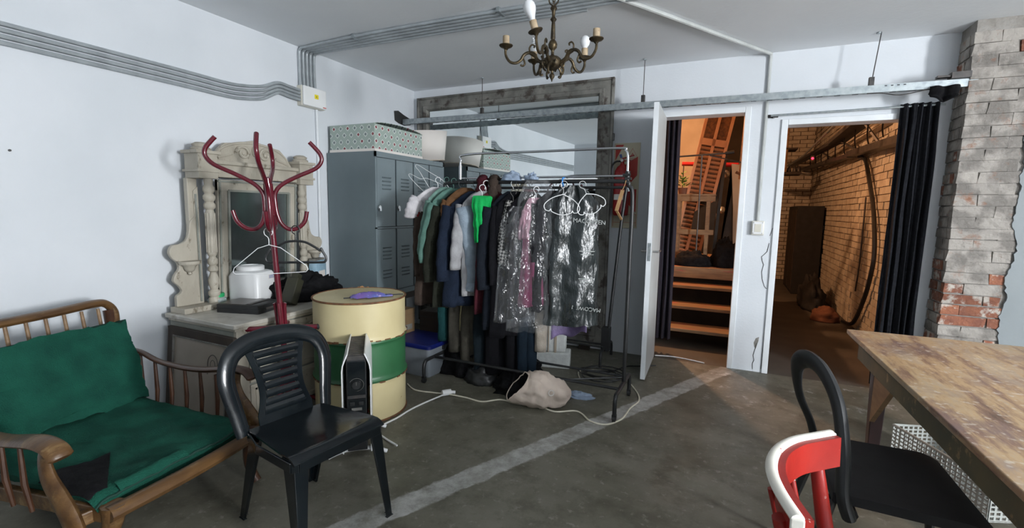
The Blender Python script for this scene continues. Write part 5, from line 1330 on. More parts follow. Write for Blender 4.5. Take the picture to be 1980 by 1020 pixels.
def sgn(v): return -1 if v < 0 else 1
def garment(name, label, cat, x, rot, wsh, whem, L, mt, th=.035, sleeve=0.0, smt=None, sr=.042, lean=.03, fold=.012, nf=5, seed=0, z0=1.468, neck=.05, group=None, y=RY, collar=False, drop=.075, hangm='steel_dark', cuff=False, curve=0.0, taper=None):
    o = thing(name, label, cat, (x, y, z0), math.radians(rot), group)
    g = G(); n = 40; rows = 22; vs = []
    for i in range(rows+1):
        t = i/rows
        if t < .15:
            q = t/.15; w_ = lerp(neck, wsh, q**.85); z = -drop*q**1.15; tk = th*lerp(.55, 1, q)
        else:
            q = (t-.15)/.85; w_ = lerp(wsh, whem, q); z = -drop-(L-drop)*q; tk = th*(1+.35*q)
            if taper: w_ *= 1-taper*math.sin(PI*q)
        for j in range(n):
            a = 2*PI*j/n; c, s = math.cos(a), math.sin(a)
            fz = fold*min(1, t*1.8)*math.sin(nf*c*2.4+seed+1.1*fbm(c*1.5+seed, t*1.6))
            xx = sgn(c)*w_*abs(c)**.9+.008*fbm(seed+c, t*5)
            yy = tk*s*(.75+.35*fbm(c*2+seed, t*3))+fz+curve*(c*c)*t
            zz = z+.012*fbm(c*3+seed, 1.0)*(1 if i == rows else .2)
            vs.append((xx, yy, zz))
    fs = [(i*n+j, (i+1)*n+j, (i+1)*n+(j+1)%n, i*n+(j+1)%n) for i in range(rows) for j in range(n)]
    fs.append(tuple(range(n))); fs.append(tuple(rows*n+j for j in range(n))[::-1])
    g.add(vs, fs); part('body', g, mt, o, smooth='all')
    if sleeve:
        for s_ in (-1, 1):
            g = G(); st = Vector((s_*(wsh-.028), .0, -drop-.015)); P = []; R = []
            for i in range(13):
                t = i/12; P.append(st+Vector((s_*lean*math.sin(t*1.7)*1.0, .018*math.sin(t*3+seed)+.015, -sleeve*t))); R.append(sr*(1.05-.30*t)*(1+.08*math.sin(i*2.1+seed)))
            g.tube(P, R, n=14, flat=.62, up=(0,1,0)); sl = part('sleeve', g, smt or mt, o, smooth='all')
            if cuff:
                g = G(); e = P[-1]; g.tube([e+Vector((0,0,.055)), e+Vector((0,0,.02)), e+Vector((s_*.006,0,-.012))], [sr*.86,sr*1.02,sr*1.02], n=14, flat=.7, up=(0,1,0)); part('cuff', g, cuff, sl, smooth='all')
    if collar:
        g = G(); g.tube([(neck*1.05*math.cos(2*PI*i/16), .028*math.sin(2*PI*i/16), .004) for i in range(16)], .011, closed=True, n=8); part('collar', g, collar if isinstance(collar, str) else mt, o, smooth='all')
    h = G(); h.tube(smoothpath([(0,.018,z0*0+.045),(0,.022,.065),(0,.008,.078),(0,-.014,.070),(0,-.018,.050),(0,0,.025),(0,0,-.01)], 3), .0024, n=6)
    ho = solo('hanger_hook', h, hangm, {'steel_dark':'dark','wire_white':'white','c_teal':'teal','blue_hook':'blue'}[hangm]+' hook above the '+' '.join(label.replace(' hanging','').split()[:11]), 'hanger', 'hanger hooks on the black rail', smooth=True); ho.location = (x, y, z0); ho.rotation_euler = (0, 0, math.radians(rot-90+random.uniform(-12, 12)))
    return o
HL = {'steel_dark': 'dark hanger hook over the black rail among the garments', 'wire_white': 'white hanger hook over the black rail among the garments', 'blue_hook': 'blue hanger hook over the black rail above the black garment bag',
      'c_teal': 'teal hanger hook over the black rail at its left end'}
M('blue_hook', (.03,.22,.62), None, rough=.3)
random.seed(4)
# left to right
garment('long_coat', 'brown-grey long coat hanging at the far left of the rack below the white blouse', 'coat', -2.10, 62, .17, .20, .80, 'c_brown', sleeve=.46, seed=1, z0=1.38, drop=.10)
garment('long_dress', 'red garment showing at the left edge under the white blouse', 'dress', -2.165, 72, .15, .13, .40, 'c_red', th=.02, seed=2, z0=1.36)
garment('blouse', 'white short-sleeved blouse hanging at the left end of the rack', 'blouse', -2.10, 52, .185, .13, .24, 'c_white', sleeve=.13, seed=3, lean=.06, sr=.062, hangm='wire_white', z0=1.50, drop=.09)
garment('shirt', 'pale mint shirt hanging next to the white blouse', 'shirt', -2.02, 70, .18, .21, .54, 'c_mint', sleeve=.40, seed=4, hangm='c_teal', z0=1.50, drop=.10, lean=.07)
garment('shirt', 'faded teal shirt hanging between the mint shirt and olive coat', 'shirt', -1.955, 68, .20, .23, .62, 'c_teal', sleeve=.44, seed=5, hangm='c_teal', z0=1.49, sr=.055, drop=.11, lean=.08)
garment('coat', 'dark olive coat hanging in the left part of the rack', 'coat', -1.89, 64, .20, .25, .88, 'c_olive', sleeve=.56, seed=6, th=.05, sr=.062, fold=.02, drop=.11, lean=.09)
garment('jacket', 'brown-orange suede jacket showing one shoulder between the olive and navy garments', 'jacket', -1.84, 70, .19, .20, .40, 'c_orange', sleeve=.14, seed=7, z0=1.495, drop=.09)
garment('jacket', 'navy blue jacket hanging left of the pale denim shirt', 'jacket', -1.765, 62, .215, .27, .86, 'c_navy', sleeve=.54, seed=8, th=.055, sr=.064, fold=.022, drop=.11, lean=.09)
garment('jacket', 'light grey jacket hanging just behind the pale denim shirt', 'jacket', -1.70, 66, .19, .19, .78, 'c_grey', sleeve=.46, seed=9, hangm='wire_white', sr=.058, drop=.10, lean=.08)
garment('denim_shirt', 'pale denim shirt with a rolled cuff in the middle of the rack', 'shirt', -1.645, 48, .185, .16, .42, 'c_grey', smt='c_denim', sleeve=.62, sr=.072, cuff='c_denim', seed=10, hangm='wire_white', lean=-.07, drop=.10, y=3.08)
garment('tunic', 'long dark maroon tunic with an orange-red hem behind the denim shirt', 'dress', -1.60, 72, .17, .20, .90, 'c_maroon', seed=11)
garment('shirt', 'bright green sleeveless top with white straps', 'top', -1.60, 30, .072, .050, .33, 'c_green', seed=12, th=.028, hangm='wire_white', z0=1.43, drop=.015, neck=.06, y=2.94)
garment('coat', 'long midnight-blue coat right of the bright green top', 'coat', -1.445, 62, .20, .25, 1.0, 'c_midnight', sleeve=.58, seed=13, th=.055, hangm='wire_white', sr=.068, fold=.022, drop=.11, lean=.07)
garment('coat', 'long black coat behind the midnight-blue coat', 'coat', -1.405, 68, .20, .25, 1.05, 'c_black', sleeve=.55, seed=14, th=.05, fold=.02, drop=.10, lean=.06)
garment('checked_jacket', 'black and white houndstooth jacket near the middle of the rack', 'jacket', -1.385, 42, .075, .07, .46, 'houndstooth', sleeve=.34, seed=15, z0=1.40, th=.04, sr=.040, y=3.00, drop=.09)
garment('coat', 'black coat with a dark red lining left of the clear plastic bag', 'coat', -1.31, 68, .195, .22, .90, 'c_black', sleeve=.3, seed=16, collar='c_maroon', th=.045, drop=.10)
pk = garment('pink_dress', 'pink and rose dress inside the clear plastic cover', 'dress', -1.225, 40, .088, .095, .28, 'c_pink', sleeve=.20, seed=18, z0=1.42, hangm='wire_white', sr=.035, y=3.03, th=.03)
garment('rose_skirt', 'rose-red skirt below the pink bodice inside the clear plastic cover', 'skirt', -1.225, 40, .088, .115, .50, 'c_rose', seed=19, z0=1.16, th=.035, drop=.01, neck=.085, y=3.03)
garment('coat', 'black coat between the clear cover and the black garment bag', 'coat', -1.135, 66, .17, .19, .84, 'c_black', sleeve=.4, seed=20, th=.035, y=3.15)
def cover(name, label, x, rot, W, mt, z0, z1, seed, flare=1.25, hump=True, y=RY, thk=.07, top=.06):
    o = thing(name, label, 'garment cover', (x, y, 0), math.radians(rot)); g = G(); n = 44; rows = 34; vs = []
    for i in range(rows+1):
        t = i/rows; z = lerp(z0, z1, t)
        w_ = lerp(top, W, min(1, (t/.13))**.75) if t < .13 else lerp(W, W*flare, (t-.13)/.87)
        tk = thk*min(1, .45+t*2.5)
        for j in range(n):
            a = 2*PI*j/n; c, s = math.cos(a), math.sin(a)
            q = .014*fbm(c*3+seed, s*2, t*7)+.006*math.sin(9*c+seed+3*t)
            vs.append((w_*sgn(c)*abs(c)**.85+q, tk*s+q*1.5+.012*math.sin(6*c+seed+t*2), z+(.012*fbm(c*4, seed) if i == rows else 0)))
    fs = [(i*n+j, (i+1)*n+j, (i+1)*n+(j+1)%n, i*n+(j+1)%n) for i in range(rows) for j in range(n)]
    g.add(vs, fs); part('film', g, mt, o, smooth='all'); return o
cover('clear_cover', 'clear crinkled plastic cover over the pink dress on the rack', -1.22, 42, .145, 'clear_film', 1.54, .49, 3, 1.5, thk=.085, top=.085, y=3.05)
cover('clear_cover', 'long clear plastic cover over dark garments left of the pink dress', -1.33, 50, .15, 'clear_film', 1.36, .55, 9, 1.35, thk=.075, top=.07, y=3.02)
gb = cover('garment_bag', 'shiny black garment bag with pale lettering at the right end of the rack', -.985, 22, .185, 'garment_bag', 1.51, .53, 14, 1.05, thk=.055, top=.05)
def text(body, loc, size, rot, mt, parent, nm='lettering', mirror=False, ext=.0006):
    cu = bpy.data.curves.new(nm, 'FONT'); cu.body = body; cu.size = size; cu.extrude = ext; cu.align_x = 'CENTER'; cu.align_y = 'CENTER'
    tmp = bpy.data.objects.new(nm, cu); C.objects.link(tmp); dg = bpy.context.evaluated_depsgraph_get()
    me = bpy.data.meshes.new_from_object(tmp.evaluated_get(dg)); bpy.data.objects.remove(tmp)
    me.materials.clear(); me.materials.append(MATS[mt]); me.name = nm
    o = bpy.data.objects.new(nm, me); C.objects.link(o); o.parent = parent; o.location = loc; o.rotation_euler = rot
    if mirror: o.scale = (-1, 1, 1)
    return o
M('bag_print', (.42,.44,.42), (.20,.22,.21), 60, .5, lo=.4, hi=.6)
text('MACOWEN', (.105, -.072, 1.265), .042, (PI/2, math.radians(4), 0), 'bag_print', gb)
text('MACOWEN', (.105, -.076, .665), .038, (PI/2, math.radians(186), 0), 'bag_print', gb)
for z in (1.06, .87):
    g = G()
    for k in range(2): g.box((.045+.01*k, -.070, z-.022*k), (.150-.006*k, -.069, z-.022*k+.005))
    part('small_print', g, 'bag_print', gb)
# lower row: trousers and skirts that reach towards the floor
def trousers(label, x, rot, L, mt, z0, w_=.085, seed=0, y=RY, th=.03, legs=2, cat='trousers', name='trousers'):
    o = thing(name, label, cat, (x, y, z0), math.radians(rot)); g = G(); g.tube([(-w_*.9,0,.0),(-w_*.9,0,-.12)], .001); 
    g = G(); n = 24
    for s_ in ((-1, 1) if legs == 2 else (0,)):
        vs = []; rows = 16
        for i in range(rows+1):
            t = i/rows; cx = s_*w_*.45*min(1, .4+t)
            for j in range(n):
                a = 2*PI*j/n; q = 1+.16*fbm(math.cos(a)*2+seed, math.sin(a)*2+s_, t*4)
                vs.append((cx+w_*(.62 if s_ else 1)*math.cos(a)*q*(1-.15*t), th*math.sin(a)*q+.01*math.sin(5*t+seed), -L*t))
        fs = [(i*n+j, (i+1)*n+j, (i+1)*n+(j+1)%n, i*n+(j+1)%n) for i in range(rows) for j in range(n)]
        fs.append(tuple(range(n))); fs.append(tuple(rows*n+j for j in range(n))[::-1]); g.add(vs, fs)
    part('legs', g, mt, o, smooth='all'); return o
trousers('dark teal trousers hanging low at the left of the rack', -2.015, 50, .62, 'c_tealdark', .90, .075, 1)
trousers('stone-grey trousers hanging low beside the teal ones', -1.90, 40, .72, 'c_stone', .92, .085, 2)
trousers('pale yellow-cream garment strip hanging low in the rack', -1.845, 60, .42, 'c_cream', .80, .05, 3, legs=0, cat='scarf', name='scarf')
trousers('stone-grey pair of trousers with a dark belt near the floor', -1.80, 30, .55, 'c_stone', .68, .075, 4)
trousers('very dark green jeans hanging almost to the floor', -1.66, 40, .84, 'c_darkjean', .92, .095, 5)
trousers('black trousers hanging almost to the floor left of the white foam', -1.55, 40, .82, 'c_black', .90, .10, 6)
trousers('dark blue jeans hanging down to the floor below the clear cover', -1.31, 30, .90, 'c_bluejean', .95, .075, 7)
trousers('black trousers pooled beside the dark blue jeans', -1.40, 30, .86, 'c_black', .90, .08, 8)
trousers('beige trousers hanging below the clear cover', -1.20, 20, .50, 'c_beige', .80, .05, 9, legs=0)
trousers('orange-red cloth end hanging beneath the denim shirt', -1.66, 50, .20, 'c_rust', .72, .022, 10, legs=0, cat='scarf', name='scarf', th=.015)
g = G(); g.grid(lambda a, c: (-1.22+.30*a, 3.40+.06*math.sin(a*4), .50-.18*c*(1-.55*a)+.02*math.sin(a*9)), 16, 8, .006)
solo('lilac_cloth', g, 'c_lilac', 'lilac cloth hanging below the black garment bag', 'cloth', org=(-1.1, 3.4, .45), smooth='all')
# caps and bags lying on top of the rails
lump('cap', 'pale blue crumpled cap lying on the rack rail above the dark coats', 'cap', (-1.455, 3.12, 1.545), .075, .06, .062, 'c_paleblue', 5, .3)
lump('cap', 'small pale blue gauzy hat on the rack rail left of the clear cover', 'cap', (-1.30, 3.12, 1.55), .05, .045, .045, 'c_paleblue', 8, .4)
for i, (x, mt, lb) in enumerate(((-1.70, 'c_maroon', 'dark maroon scarf looped over the rack rail'), (-1.60, 'c_brown', 'brown patterned scarf looped over the rack rail left of the pale cap'))):
    g = G(); g.tube(smoothpath([(x,RY-.055,1.33),(x+.01,RY-.05,1.45),(x+.005,RY-.028,1.54),(x,RY,1.565),(x,RY+.03,1.54),(x-.01,RY+.045,1.42)], 4), [.018+.012*math.sin(k*.9+i)**2 for k in range(21)], n=10, flat=1.5)
    solo('scarf', g, mt, lb, 'scarf', smooth='all', org=(x, RY, 1.4))
# wire hangers
def wire_tri(label, P):
    g = G(); g.tube(smoothpath(P, 3), .0022, n=6); solo('wire_hanger', g, 'wire_white', label, 'hanger', smooth=True, org=P[0])
wire_tri('upper white wire hanger fanned out at the left end of the rack', [(-2.00,3.13,1.50),(-2.05,3.12,1.555),(-2.16,3.11,1.615),(-2.27,3.10,1.675),(-2.29,3.10,1.66),(-2.25,3.10,1.62),(-2.20,3.11,1.54),(-2.14,3.12,1.46),(-2.10,3.13,1.44)])
wire_tri('lower white wire hanger fanned out at the left end of the rack', [(-2.02,3.15,1.49),(-2.09,3.14,1.53),(-2.20,3.12,1.57),(-2.25,3.11,1.565),(-2.34,3.10,1.605),(-2.355,3.10,1.59),(-2.30,3.11,1.53),(-2.23,3.12,1.47),(-2.16,3.13,1.41)])
put_hanger('plastic_hanger', 'white hanger facing the viewer in front of the black garment bag', 'loop', (-1.03, 3.045, 1.50), (math.radians(-6), math.radians(4), math.radians(20)), 'wire_white', w_=.235, r=.0016)
put_hanger('plastic_hanger', 'tilted white hanger at the right end of the black garment bag', 'loop', (-.90, 3.06, 1.50), (math.radians(-4), math.radians(-24), math.radians(20)), 'wire_white', w_=.19, r=.0016)
g = G(); g.tube([(-1.09,3.115,1.552),(-.82,3.115,1.553)], .004, n=6); solo('white_rod', g, 'wire_white', 'thin white rod lying along the rack rail above the garment bag', 'rod', smooth=True, org=(-.95,3.115,1.55))
o = put_hanger('blue_hanger', 'light blue hanger hook on the rail above the black garment bag', 'none', (-1.06, 3.12, 1.528), (0,0,math.radians(90)), 'blue_hook', r=.005)
g = G(); g.bar((-.645,3.10,1.475), (-.668,3.045,1.34), .009, .022, up=(1,0,0)); g.bar((-.668,3.045,1.345), (-.648,3.12,1.285), .008, .014, up=(1,0,0)); g.tube([(-.63,3.12,1.54),(-.632,3.10,1.51),(-.640,3.07,1.475)], .003, n=6)
solo('wooden_hanger', g, 'hanger_wood', 'small tan wooden hanger seen edge-on at the right end of the rack', 'hanger', org=(-.66,3.05,1.4), smooth=True)

# ------------------------------------------------------------------ things under and behind the rack
tu = thing('storage_tub', 'translucent storage tub with a blue lid beside the oil drum', 'storage box', (-2.36, 3.13, 0), math.radians(-3))
g = rbox(G(), -.31, .31, -.17, .17, [(0,.022),(.01,.016),(.235,0),(.24,-.006)], .03); part('body', g, 'tub_plastic', tu, smooth=True)
g = rbox(G(), -.325, .325, -.185, .185, [(.238,0),(.262,0),(.270,.006),(.272,.02)], .035); part('lid', g, 'blue_lid', tu, smooth=True)
lump('tub_filling', 'grey cloths seen inside the translucent storage tub', 'cloth', (-2.36, 3.13, .02), .24, .12, .18, 'c_grey', 6, .2)
def cbox(label, x, y, z, lx, ly, lz, rot, mt='cardboard'):
    o = thing('cardboard_box', label, 'box', (x, y, z), math.radians(rot)); g = G(); g.box((-lx/2,-ly/2,0), (lx/2,ly/2,lz)); part('body', g, mt, o, bevel=.003)
    g = G(); g.box((lx/2+.0005,-ly*.35,.03), (lx/2+.002,ly*.35,.075)); g.box((-lx*.35,-ly/2-.002,.03), (lx*.35,-ly/2-.0005,.075)); part('label', g, 'weathered_wood', o)
    g = G(); g.box((-lx/2,-ly/2-.001,lz-.05), (lx/2,ly/2+.001,lz-.046)); part('lid_edge', g, 'ink', o); return o
cbox('brown cardboard box on the blue-lidded tub beside the drum', -2.52, 3.14, .274, .18, .24, .205, -4)
cbox('dark shoe box under the lockers behind the blue-lidded tub', -2.33, 3.42, 0, .20, .18, .44, 6, 'dark_wood')
# dark bags on the floor
lump('black_bag', 'black bag slumped on the floor under the left of the rack', 'bag', (-1.90, 3.25, 0), .22, .17, .30, 'black_cloth', 1, .3)
lump('black_bag', 'black bag on the floor below the white foam blocks', 'bag', (-1.60, 3.45, 0), .26, .18, .22, 'black_cloth', 4, .3)
lump('black_bag', 'black heap of clothes on the floor at the foot of the dark blue jeans', 'clothes', (-1.36, 3.08, 0), .17, .16, .13, 'black_cloth', 7, .35)
lump('boots', 'dark boots standing on the floor under the jeans', 'boots', (-1.68, 3.10, 0), .14, .10, .13, 'black_satin', 9, .2)
# polystyrene packing
ps = thing('foam_packing', 'white foam packing block standing behind the dark blue jeans', 'packing', (-1.32, 3.72, 0), math.radians(14))
g = G(); g.box((-.16,-.08,0), (.16,.08,.14)); g.box((-.10,-.075,.14), (.12,.075,.47)); part('block', g, 'polyfoam', ps, bevel=.012)
g = G(); g.box((.025,-.082,.14), (.045,-.076,.47)); g.box((-.03,-.082,.14), (-.02,-.076,.47)); part('groove', g, 'shade_inner', ps)
ps = thing('foam_packing', 'small white foam slab resting on the black bag behind the black trousers', 'packing', (-1.71, 3.60, .185), math.radians(8))
g = G(); g.box((-.14,-.08,0), (.14,.08,.075)); g.box((-.10,-.07,.095), (.12,.07,.125)); part('slab', g, 'polyfoam', ps, bevel=.012)
g = G(); g.box((-.09,-.06,.07), (.11,.06,.10)); part('core', g, 'black_cloth', ps)
# beige bag with black opening
bb = thing('beige_bag', 'beige cloth bag with a black opening lying on the floor in front of the rack', 'bag', (-1.10, 2.925, 0), math.radians(32))
g = G(); n = 28; rows = 20; vs = []
for i in range(rows+1):
    t = i/rows; rr = (.085+.055*math.sin(PI*min(1,t*1.05+.06))**.8)*(1 if t < .86 else lerp(1,.35,((t-.86)/.14)**1.5))
    cx = lerp(-.17, .20, t); cz_ = lerp(.135, .072, t**.7)
    for j in range(n):
        a = 2*PI*j/n; q = .88*(1+.20*fbm(math.cos(a)*1.5+3, math.sin(a)*1.5, t*3)+.22*fbm(math.cos(a)*3.2+1, math.sin(a)*3.2, t*6)+.10*abs(fbm(math.cos(a)*6, math.sin(a)*6+4, t*12)))
        y_ = rr*1.12*math.cos(a)*q; z_ = max(.002, cz_+rr*.95*math.sin(a)*q); vs.append((cx+.075*math.sin(a)*(1-t)**3, y_, z_))
fs = [(i*n+j, i*n+(j+1)%n, (i+1)*n+(j+1)%n, (i+1)*n+j) for i in range(rows) for j in range(n)]
fs.append(tuple(rows*n+j for j in range(n))); g.add(vs, fs); part('body', g, 'bag_beige', bb, smooth='all')
g = G(); c0 = Vector((0,0,0)); ring = [Vector(vs[j]) for j in range(n)]; cen = sum(ring, Vector())/n
vv = [cen+(p-cen)*.97+Vector((-.002,0,0)) for p in ring]+[cen+(p-cen)*.80+Vector((.05,0,-.01)) for p in ring]+[cen+(p-cen)*.5+Vector((.09,0,-.02)) for p in ring]
fs = [(i*n+j, i*n+(j+1)%n, (i+1)*n+(j+1)%n, (i+1)*n+j) for i in range(2) for j in range(n)]+[tuple(2*n+j for j in range(n))]
g.add(vv, fs); part('lining', g, 'black_cloth', bb, smooth='all')
g = G(); g.tube([cen+(p-cen)*1.0+Vector((-.004,0,0)) for p in ring], .004, closed=True, n=6); part('rim', g, 'bag_beige', bb, smooth=True)
g = G(); g.tube([(.03+.018*math.cos(2*PI*i/14), -.148, .135+.018*math.sin(2*PI*i/14)) for i in range(14)], .0035, closed=True, n=6); part('ring', g, 'shade_white', bb, smooth=True)
lump('towel', 'pale blue-white cloth end under the beige bag', 'cloth', (-.90, 3.16, 0), .10, .05, .035, 'c_paleblue', 3, .3)
# cords
def cord(name, label, pts, r, mt): g = G(); g.tube(smoothpath(pts, 8), r, n=6); return solo(name, g, mt, label, 'cable', smooth=True, org=pts[0])
z = .006
cord('extension_cord', 'cream extension cord winding over the floor in front of the rack',
     [(-2.14,2.78,z),(-2.02,2.71,z),(-1.86,2.73,z),(-1.76,2.74,.012),(-1.62,2.76,z),(-1.48,2.75,z),(-1.38,2.84,z),(-1.25,2.83,z),(-1.08,2.85,z),(-.97,2.83,z),(-.86,2.90,z),(-.80,2.88,z),(-.72,2.80,z),(-.62,2.80,z),(-.55,2.92,z),(-.53,3.12,z),(-.50,3.28,z),(-.55,3.45,z),(-.68,3.66,z),(-.85,3.78,z),(-1.05,3.68,z),(-1.0,3.5,z)], .0055, 'cable_cream')
cord('extension_cord', 'white cord running from the heater past the drum to the plug', [(-1.60,1.98,.02),(-1.74,2.04,z),(-1.85,2.10,z),(-1.84,2.28,z),(-1.84,2.42,z),(-1.82,2.56,z),(-1.77,2.72,.014)], .0055, 'wire_white')
g = G(); g.tube([(-1.785,2.715,.022),(-1.745,2.765,.022)], .022, n=14); g.tube([(-1.745,2.765,.020),(-1.72,2.785,.016)], .012, n=10)
solo('plug', g, 'white_plastic', 'white round plug joining the two cords on the floor', 'plug', smooth=True, org=(-1.76,2.74,0))
P = []
for k in range(60):
    a = k*.42; r = .13+.02*math.sin(k*.7); P.append((-.86+r*1.3*math.cos(a)+.01*k/60, 3.62+r*math.sin(a), .010+.0009*k))
g = G(); g.tube(P, .005, n=6); solo('cable_coil', g, 'black_satin', 'coil of black cable on the floor behind the rack', 'cable', smooth=True, org=(-.86,3.62,0))
cord('black_cable', 'black cable running from the rack foot to the open door', [(-.86,3.70,.01),(-.78,3.85,.008),(-.72,3.98,.008),(-.60,4.05,.008),(-.50,4.12,.008)], .005, 'black_satin')
cord('thin_cable', 'thin red-brown cable on the floor behind the black plastic chair', [(-1.83,2.02,.005),(-1.90,2.0,.12),(-1.93,1.97,.26),(-1.88,1.95,.33),(-1.80,1.93,.27),(-1.76,1.93,.2)], .008, 'sign_red')

# ------------------------------------------------------------------ fire extinguisher and its sign
fs_ = thing('extinguisher_sign', 'cream and red fire extinguisher sign board on the wall behind the rack', 'sign', (-.89, YB, 1.56), world=True)
SX0, SX1, SZ0, SZ1 = -1.0, -.768, 1.185, 1.955; sy = YB-.008
g = G(); g.box((SX0, sy, SZ0), (SX1, YB-.0005, SZ1)); brd = part('board', g, 'sign_cream', fs_)
def flat(nm, poly, mt, o=.0012): g = G(); g.prism(poly, (0, sy, 0), (1,0,0), (0,0,1), o); return part(nm, g, mt, fs_)
flat('red_stripe', [(SX0+.012,1.94),(-.915,1.94),(SX0+.012,1.80)], 'sign_red')
flat('red_arrow', [(SX0+.012,1.70),(-.84,1.80),(-.785,1.83),(-.785,1.665),(-.84,1.60),(SX0+.012,1.50)], 'sign_red')
flat('red_field', [(SX0+.012,1.54),(-.785,1.54),(-.785,1.33),(-.87,1.42),(SX0+.012,1.33)], 'sign_red')
g = G()
for a, b_ in (((-.885,1.815),(-.785,1.815)),((-.885,1.815),(-.835,1.905)),((-.785,1.815),(-.835,1.905))): g.bar((a[0],sy-.0008,a[1]), (b_[0],sy-.0008,b_[1]), .0014, .006, up=(0,1,0))
part('triangle', g, 'sign_red', fs_)
text('A', (-.835, sy-.001, 1.848), .045, (PI/2,0,0), 'sign_red', None).parent = fs_
for ch_ in list(fs_.children):
    if ch_.name.startswith('lettering'): ch_.location = (-.835-fs_.location.x, sy-.001-fs_.location.y, 1.848-fs_.location.z)
g = G()
for z in (1.31, 1.235):
    g.box((SX0+.01, sy-.001, z), (SX1-.01, sy, z+.003))
for x in (SX0+.01, SX1-.013): g.box((x, sy-.001, 1.20), (x+.003, sy, 1.313))
part('rule_lines', g, 'sign_red', fs_)
ex = thing('fire_extinguisher', 'red fire extinguisher hung on its sign board behind the rack', 'fire extinguisher', (-.905, YB-.085, 1.30), world=False)
g = G(); g.lathe([(.060,0),(.068,.01),(.070,.03),(.070,.36),(.064,.40),(.045,.435),(.022,.452),(.018,.465)], 32); part('cylinder', g, 'ext_red', ex, smooth=True)
g = G(); g.tube([(0,0,.46),(0,0,.50)], .016, n=12); g.bar((-.01,0,.505), (.10,0,.535), .018, .010); g.bar((-.01,0,.485), (.09,0,.490), .018, .008); part('valve', g, 'ext_red', ex, smooth=True)
g = G(); g.tube([(0,-.02,.49),(0,-.035,.49)], .013, n=12); part('gauge', g, 'steel_pale', ex, smooth=True)
g = G(); g.tube([(-.012,-.005,.515),(-.02,-.01,.545)], .010, n=10); part('tag', g, 'print_blue', ex, smooth=True)
g = G(); g.tube(smoothpath([(-.01,0,.485),(-.06,-.01,.48),(-.098,-.01,.43),(-.100,-.01,.33),(-.094,-.01,.2),(-.090,-.01,.06)], 5), .0085, n=8); part('hose', g, 'black_satin', ex, smooth=True)
g = G(); g.grid(lambda a, c: (.0712*math.cos(lerp(-2.5,-1.1,a)), .0712*math.sin(lerp(-2.5,-1.1,a)), lerp(.14,.19,c)), 10, 1); part('label', g, 'shade_white', ex, smooth=True)
g = G(); g.box((-.02,.068,.30), (.02,.078,.42)); part('wall_bracket', g, 'steel_dark', ex)

# ------------------------------------------------------------------ store beyond the first doorway
st = thing('staircase', 'open wooden stair with reddish worn treads beyond the first doorway', 'stairs', (-.3, 5.2, 0), world=True)
SXa, SXb = -.98, .33
for i in range(3):
    y = 4.87+.272*i; z = .18*(i+1)
    g = G(); g.box((SXa+.03, y, z-.032), (SXb-.03, y+.30, z)); part('tread', g, 'stair_wood', st, bevel=.004)
for x in (SXa, SXb-.03):
    g = G(); g.prism([(4.78,0),(4.86,.19),(5.62,.72),(5.72,.72),(5.72,.45),(5.08,0)], (x,0,0), (0,1,0), (0,0,1), .03); part('stringer', g, 'dark_wood', st)
pl = thing('platform', 'raised wooden platform at the head of the open stair', 'platform', (-.5, 6.5, 0), world=True)
for i in range(10):
    y = 5.66+.20*i; g = G(); g.box((-2.6, y, .688), (.34, y+.194, .72)); part('plank', g, 'stair_wood', pl, bevel=.003)
g = G(); g.box((-2.6, 5.645, .60), (.34, 5.662, .72)); part('fascia', g, 'stair_wood', pl)
g = G(); g.box((-2.6, 5.80, 0), (.33, 5.83, .60)); g.box((.31,5.66,0), (.34,7.66,.688)); part('skirt', g, 'dark_wood', pl)
g = G(); g.box((SXa-.5, 4.6, 0), (SXa-.45, 5.65, 1.2)); solo('side_panel', g, 'dark_wood', 'dark boarding at the left of the open stair behind the curtain', 'panel', org=(SXa-.47,5.1,0))
sht = thing('louvred_shutter', 'tall louvred shutter coloured as lit orange, leaning beyond the first doorway', 'shutter', (-.62, 6.35, .72), world=True)
A = Vector((-.64, 6.22, .74)); U = Vector((.175, .06, 1)).normalized(); V = Vector((.96, .10, -.17)); V = (V-U*V.dot(U)).normalized(); Wn = U.cross(V)
def sp(u, v, o=0): return A+U*u+V*v+Wn*o
Hs, Ws = 2.3, .30
for v in (0, Ws/2, Ws):
    g = G(); g.bar(sp(0,v), sp(Hs,v), .035, .03, up=tuple(Wn)); part('stile', g, 'shutter_lit', sht)
for u in (.03, 1.50, Hs-.03):
    g = G(); g.bar(sp(u,0), sp(u,Ws), .03, .08 if u < 2 else .05, up=tuple(U)); part('rail', g, 'shutter_lit', sht)
base_s = None
for col_ in range(2):
    for k in range(26):
        u = .10+k*.053
        if base_s is None:
            g = G(); g.bar(-V*(Ws/4-.02), V*(Ws/4-.02), .028, .008, up=tuple((Wn*.7+U*.7))); base_s = mesh_of('slat', g, 'shutter_lit')
        shared('slat', base_s, sht, sp(u, Ws*(.25+.5*col_))-ORG[sht.name])
g = G(); g.prism([(0,0),(Hs,0),(Hs,Ws),(0,Ws)], sp(0,0,.018), U, V, .004); part('backing', g, 'rust', sht)
bd = thing('black_board', 'tall black panel leaning behind the wooden work stand', 'panel', (-.2, 6.30, .72), world=True)
g = G(); g.add([Vector(p) for p in ((-.43,6.20,1.10),(-.17,6.20,1.10),(-.105,6.42,2.08),(-.32,6.42,2.08),(-.43,6.24,1.10),(-.17,6.24,1.10),(-.105,6.46,2.08),(-.32,6.46,2.08))], [(0,1,2,3),(7,6,5,4),(0,4,5,1),(1,5,6,2),(2,6,7,3),(3,7,4,0)]); part('board', g, 'black_matte', bd)
g = G(); g.bar((-.155,6.19,.72), (-.092,6.41,2.09), .035, .035); part('edge', g, 'black_satin', bd)
ws = thing('wooden_stand', 'rough wooden frame stand in front of the black panel', 'stand', (-.38, 6.0, .72), world=True)
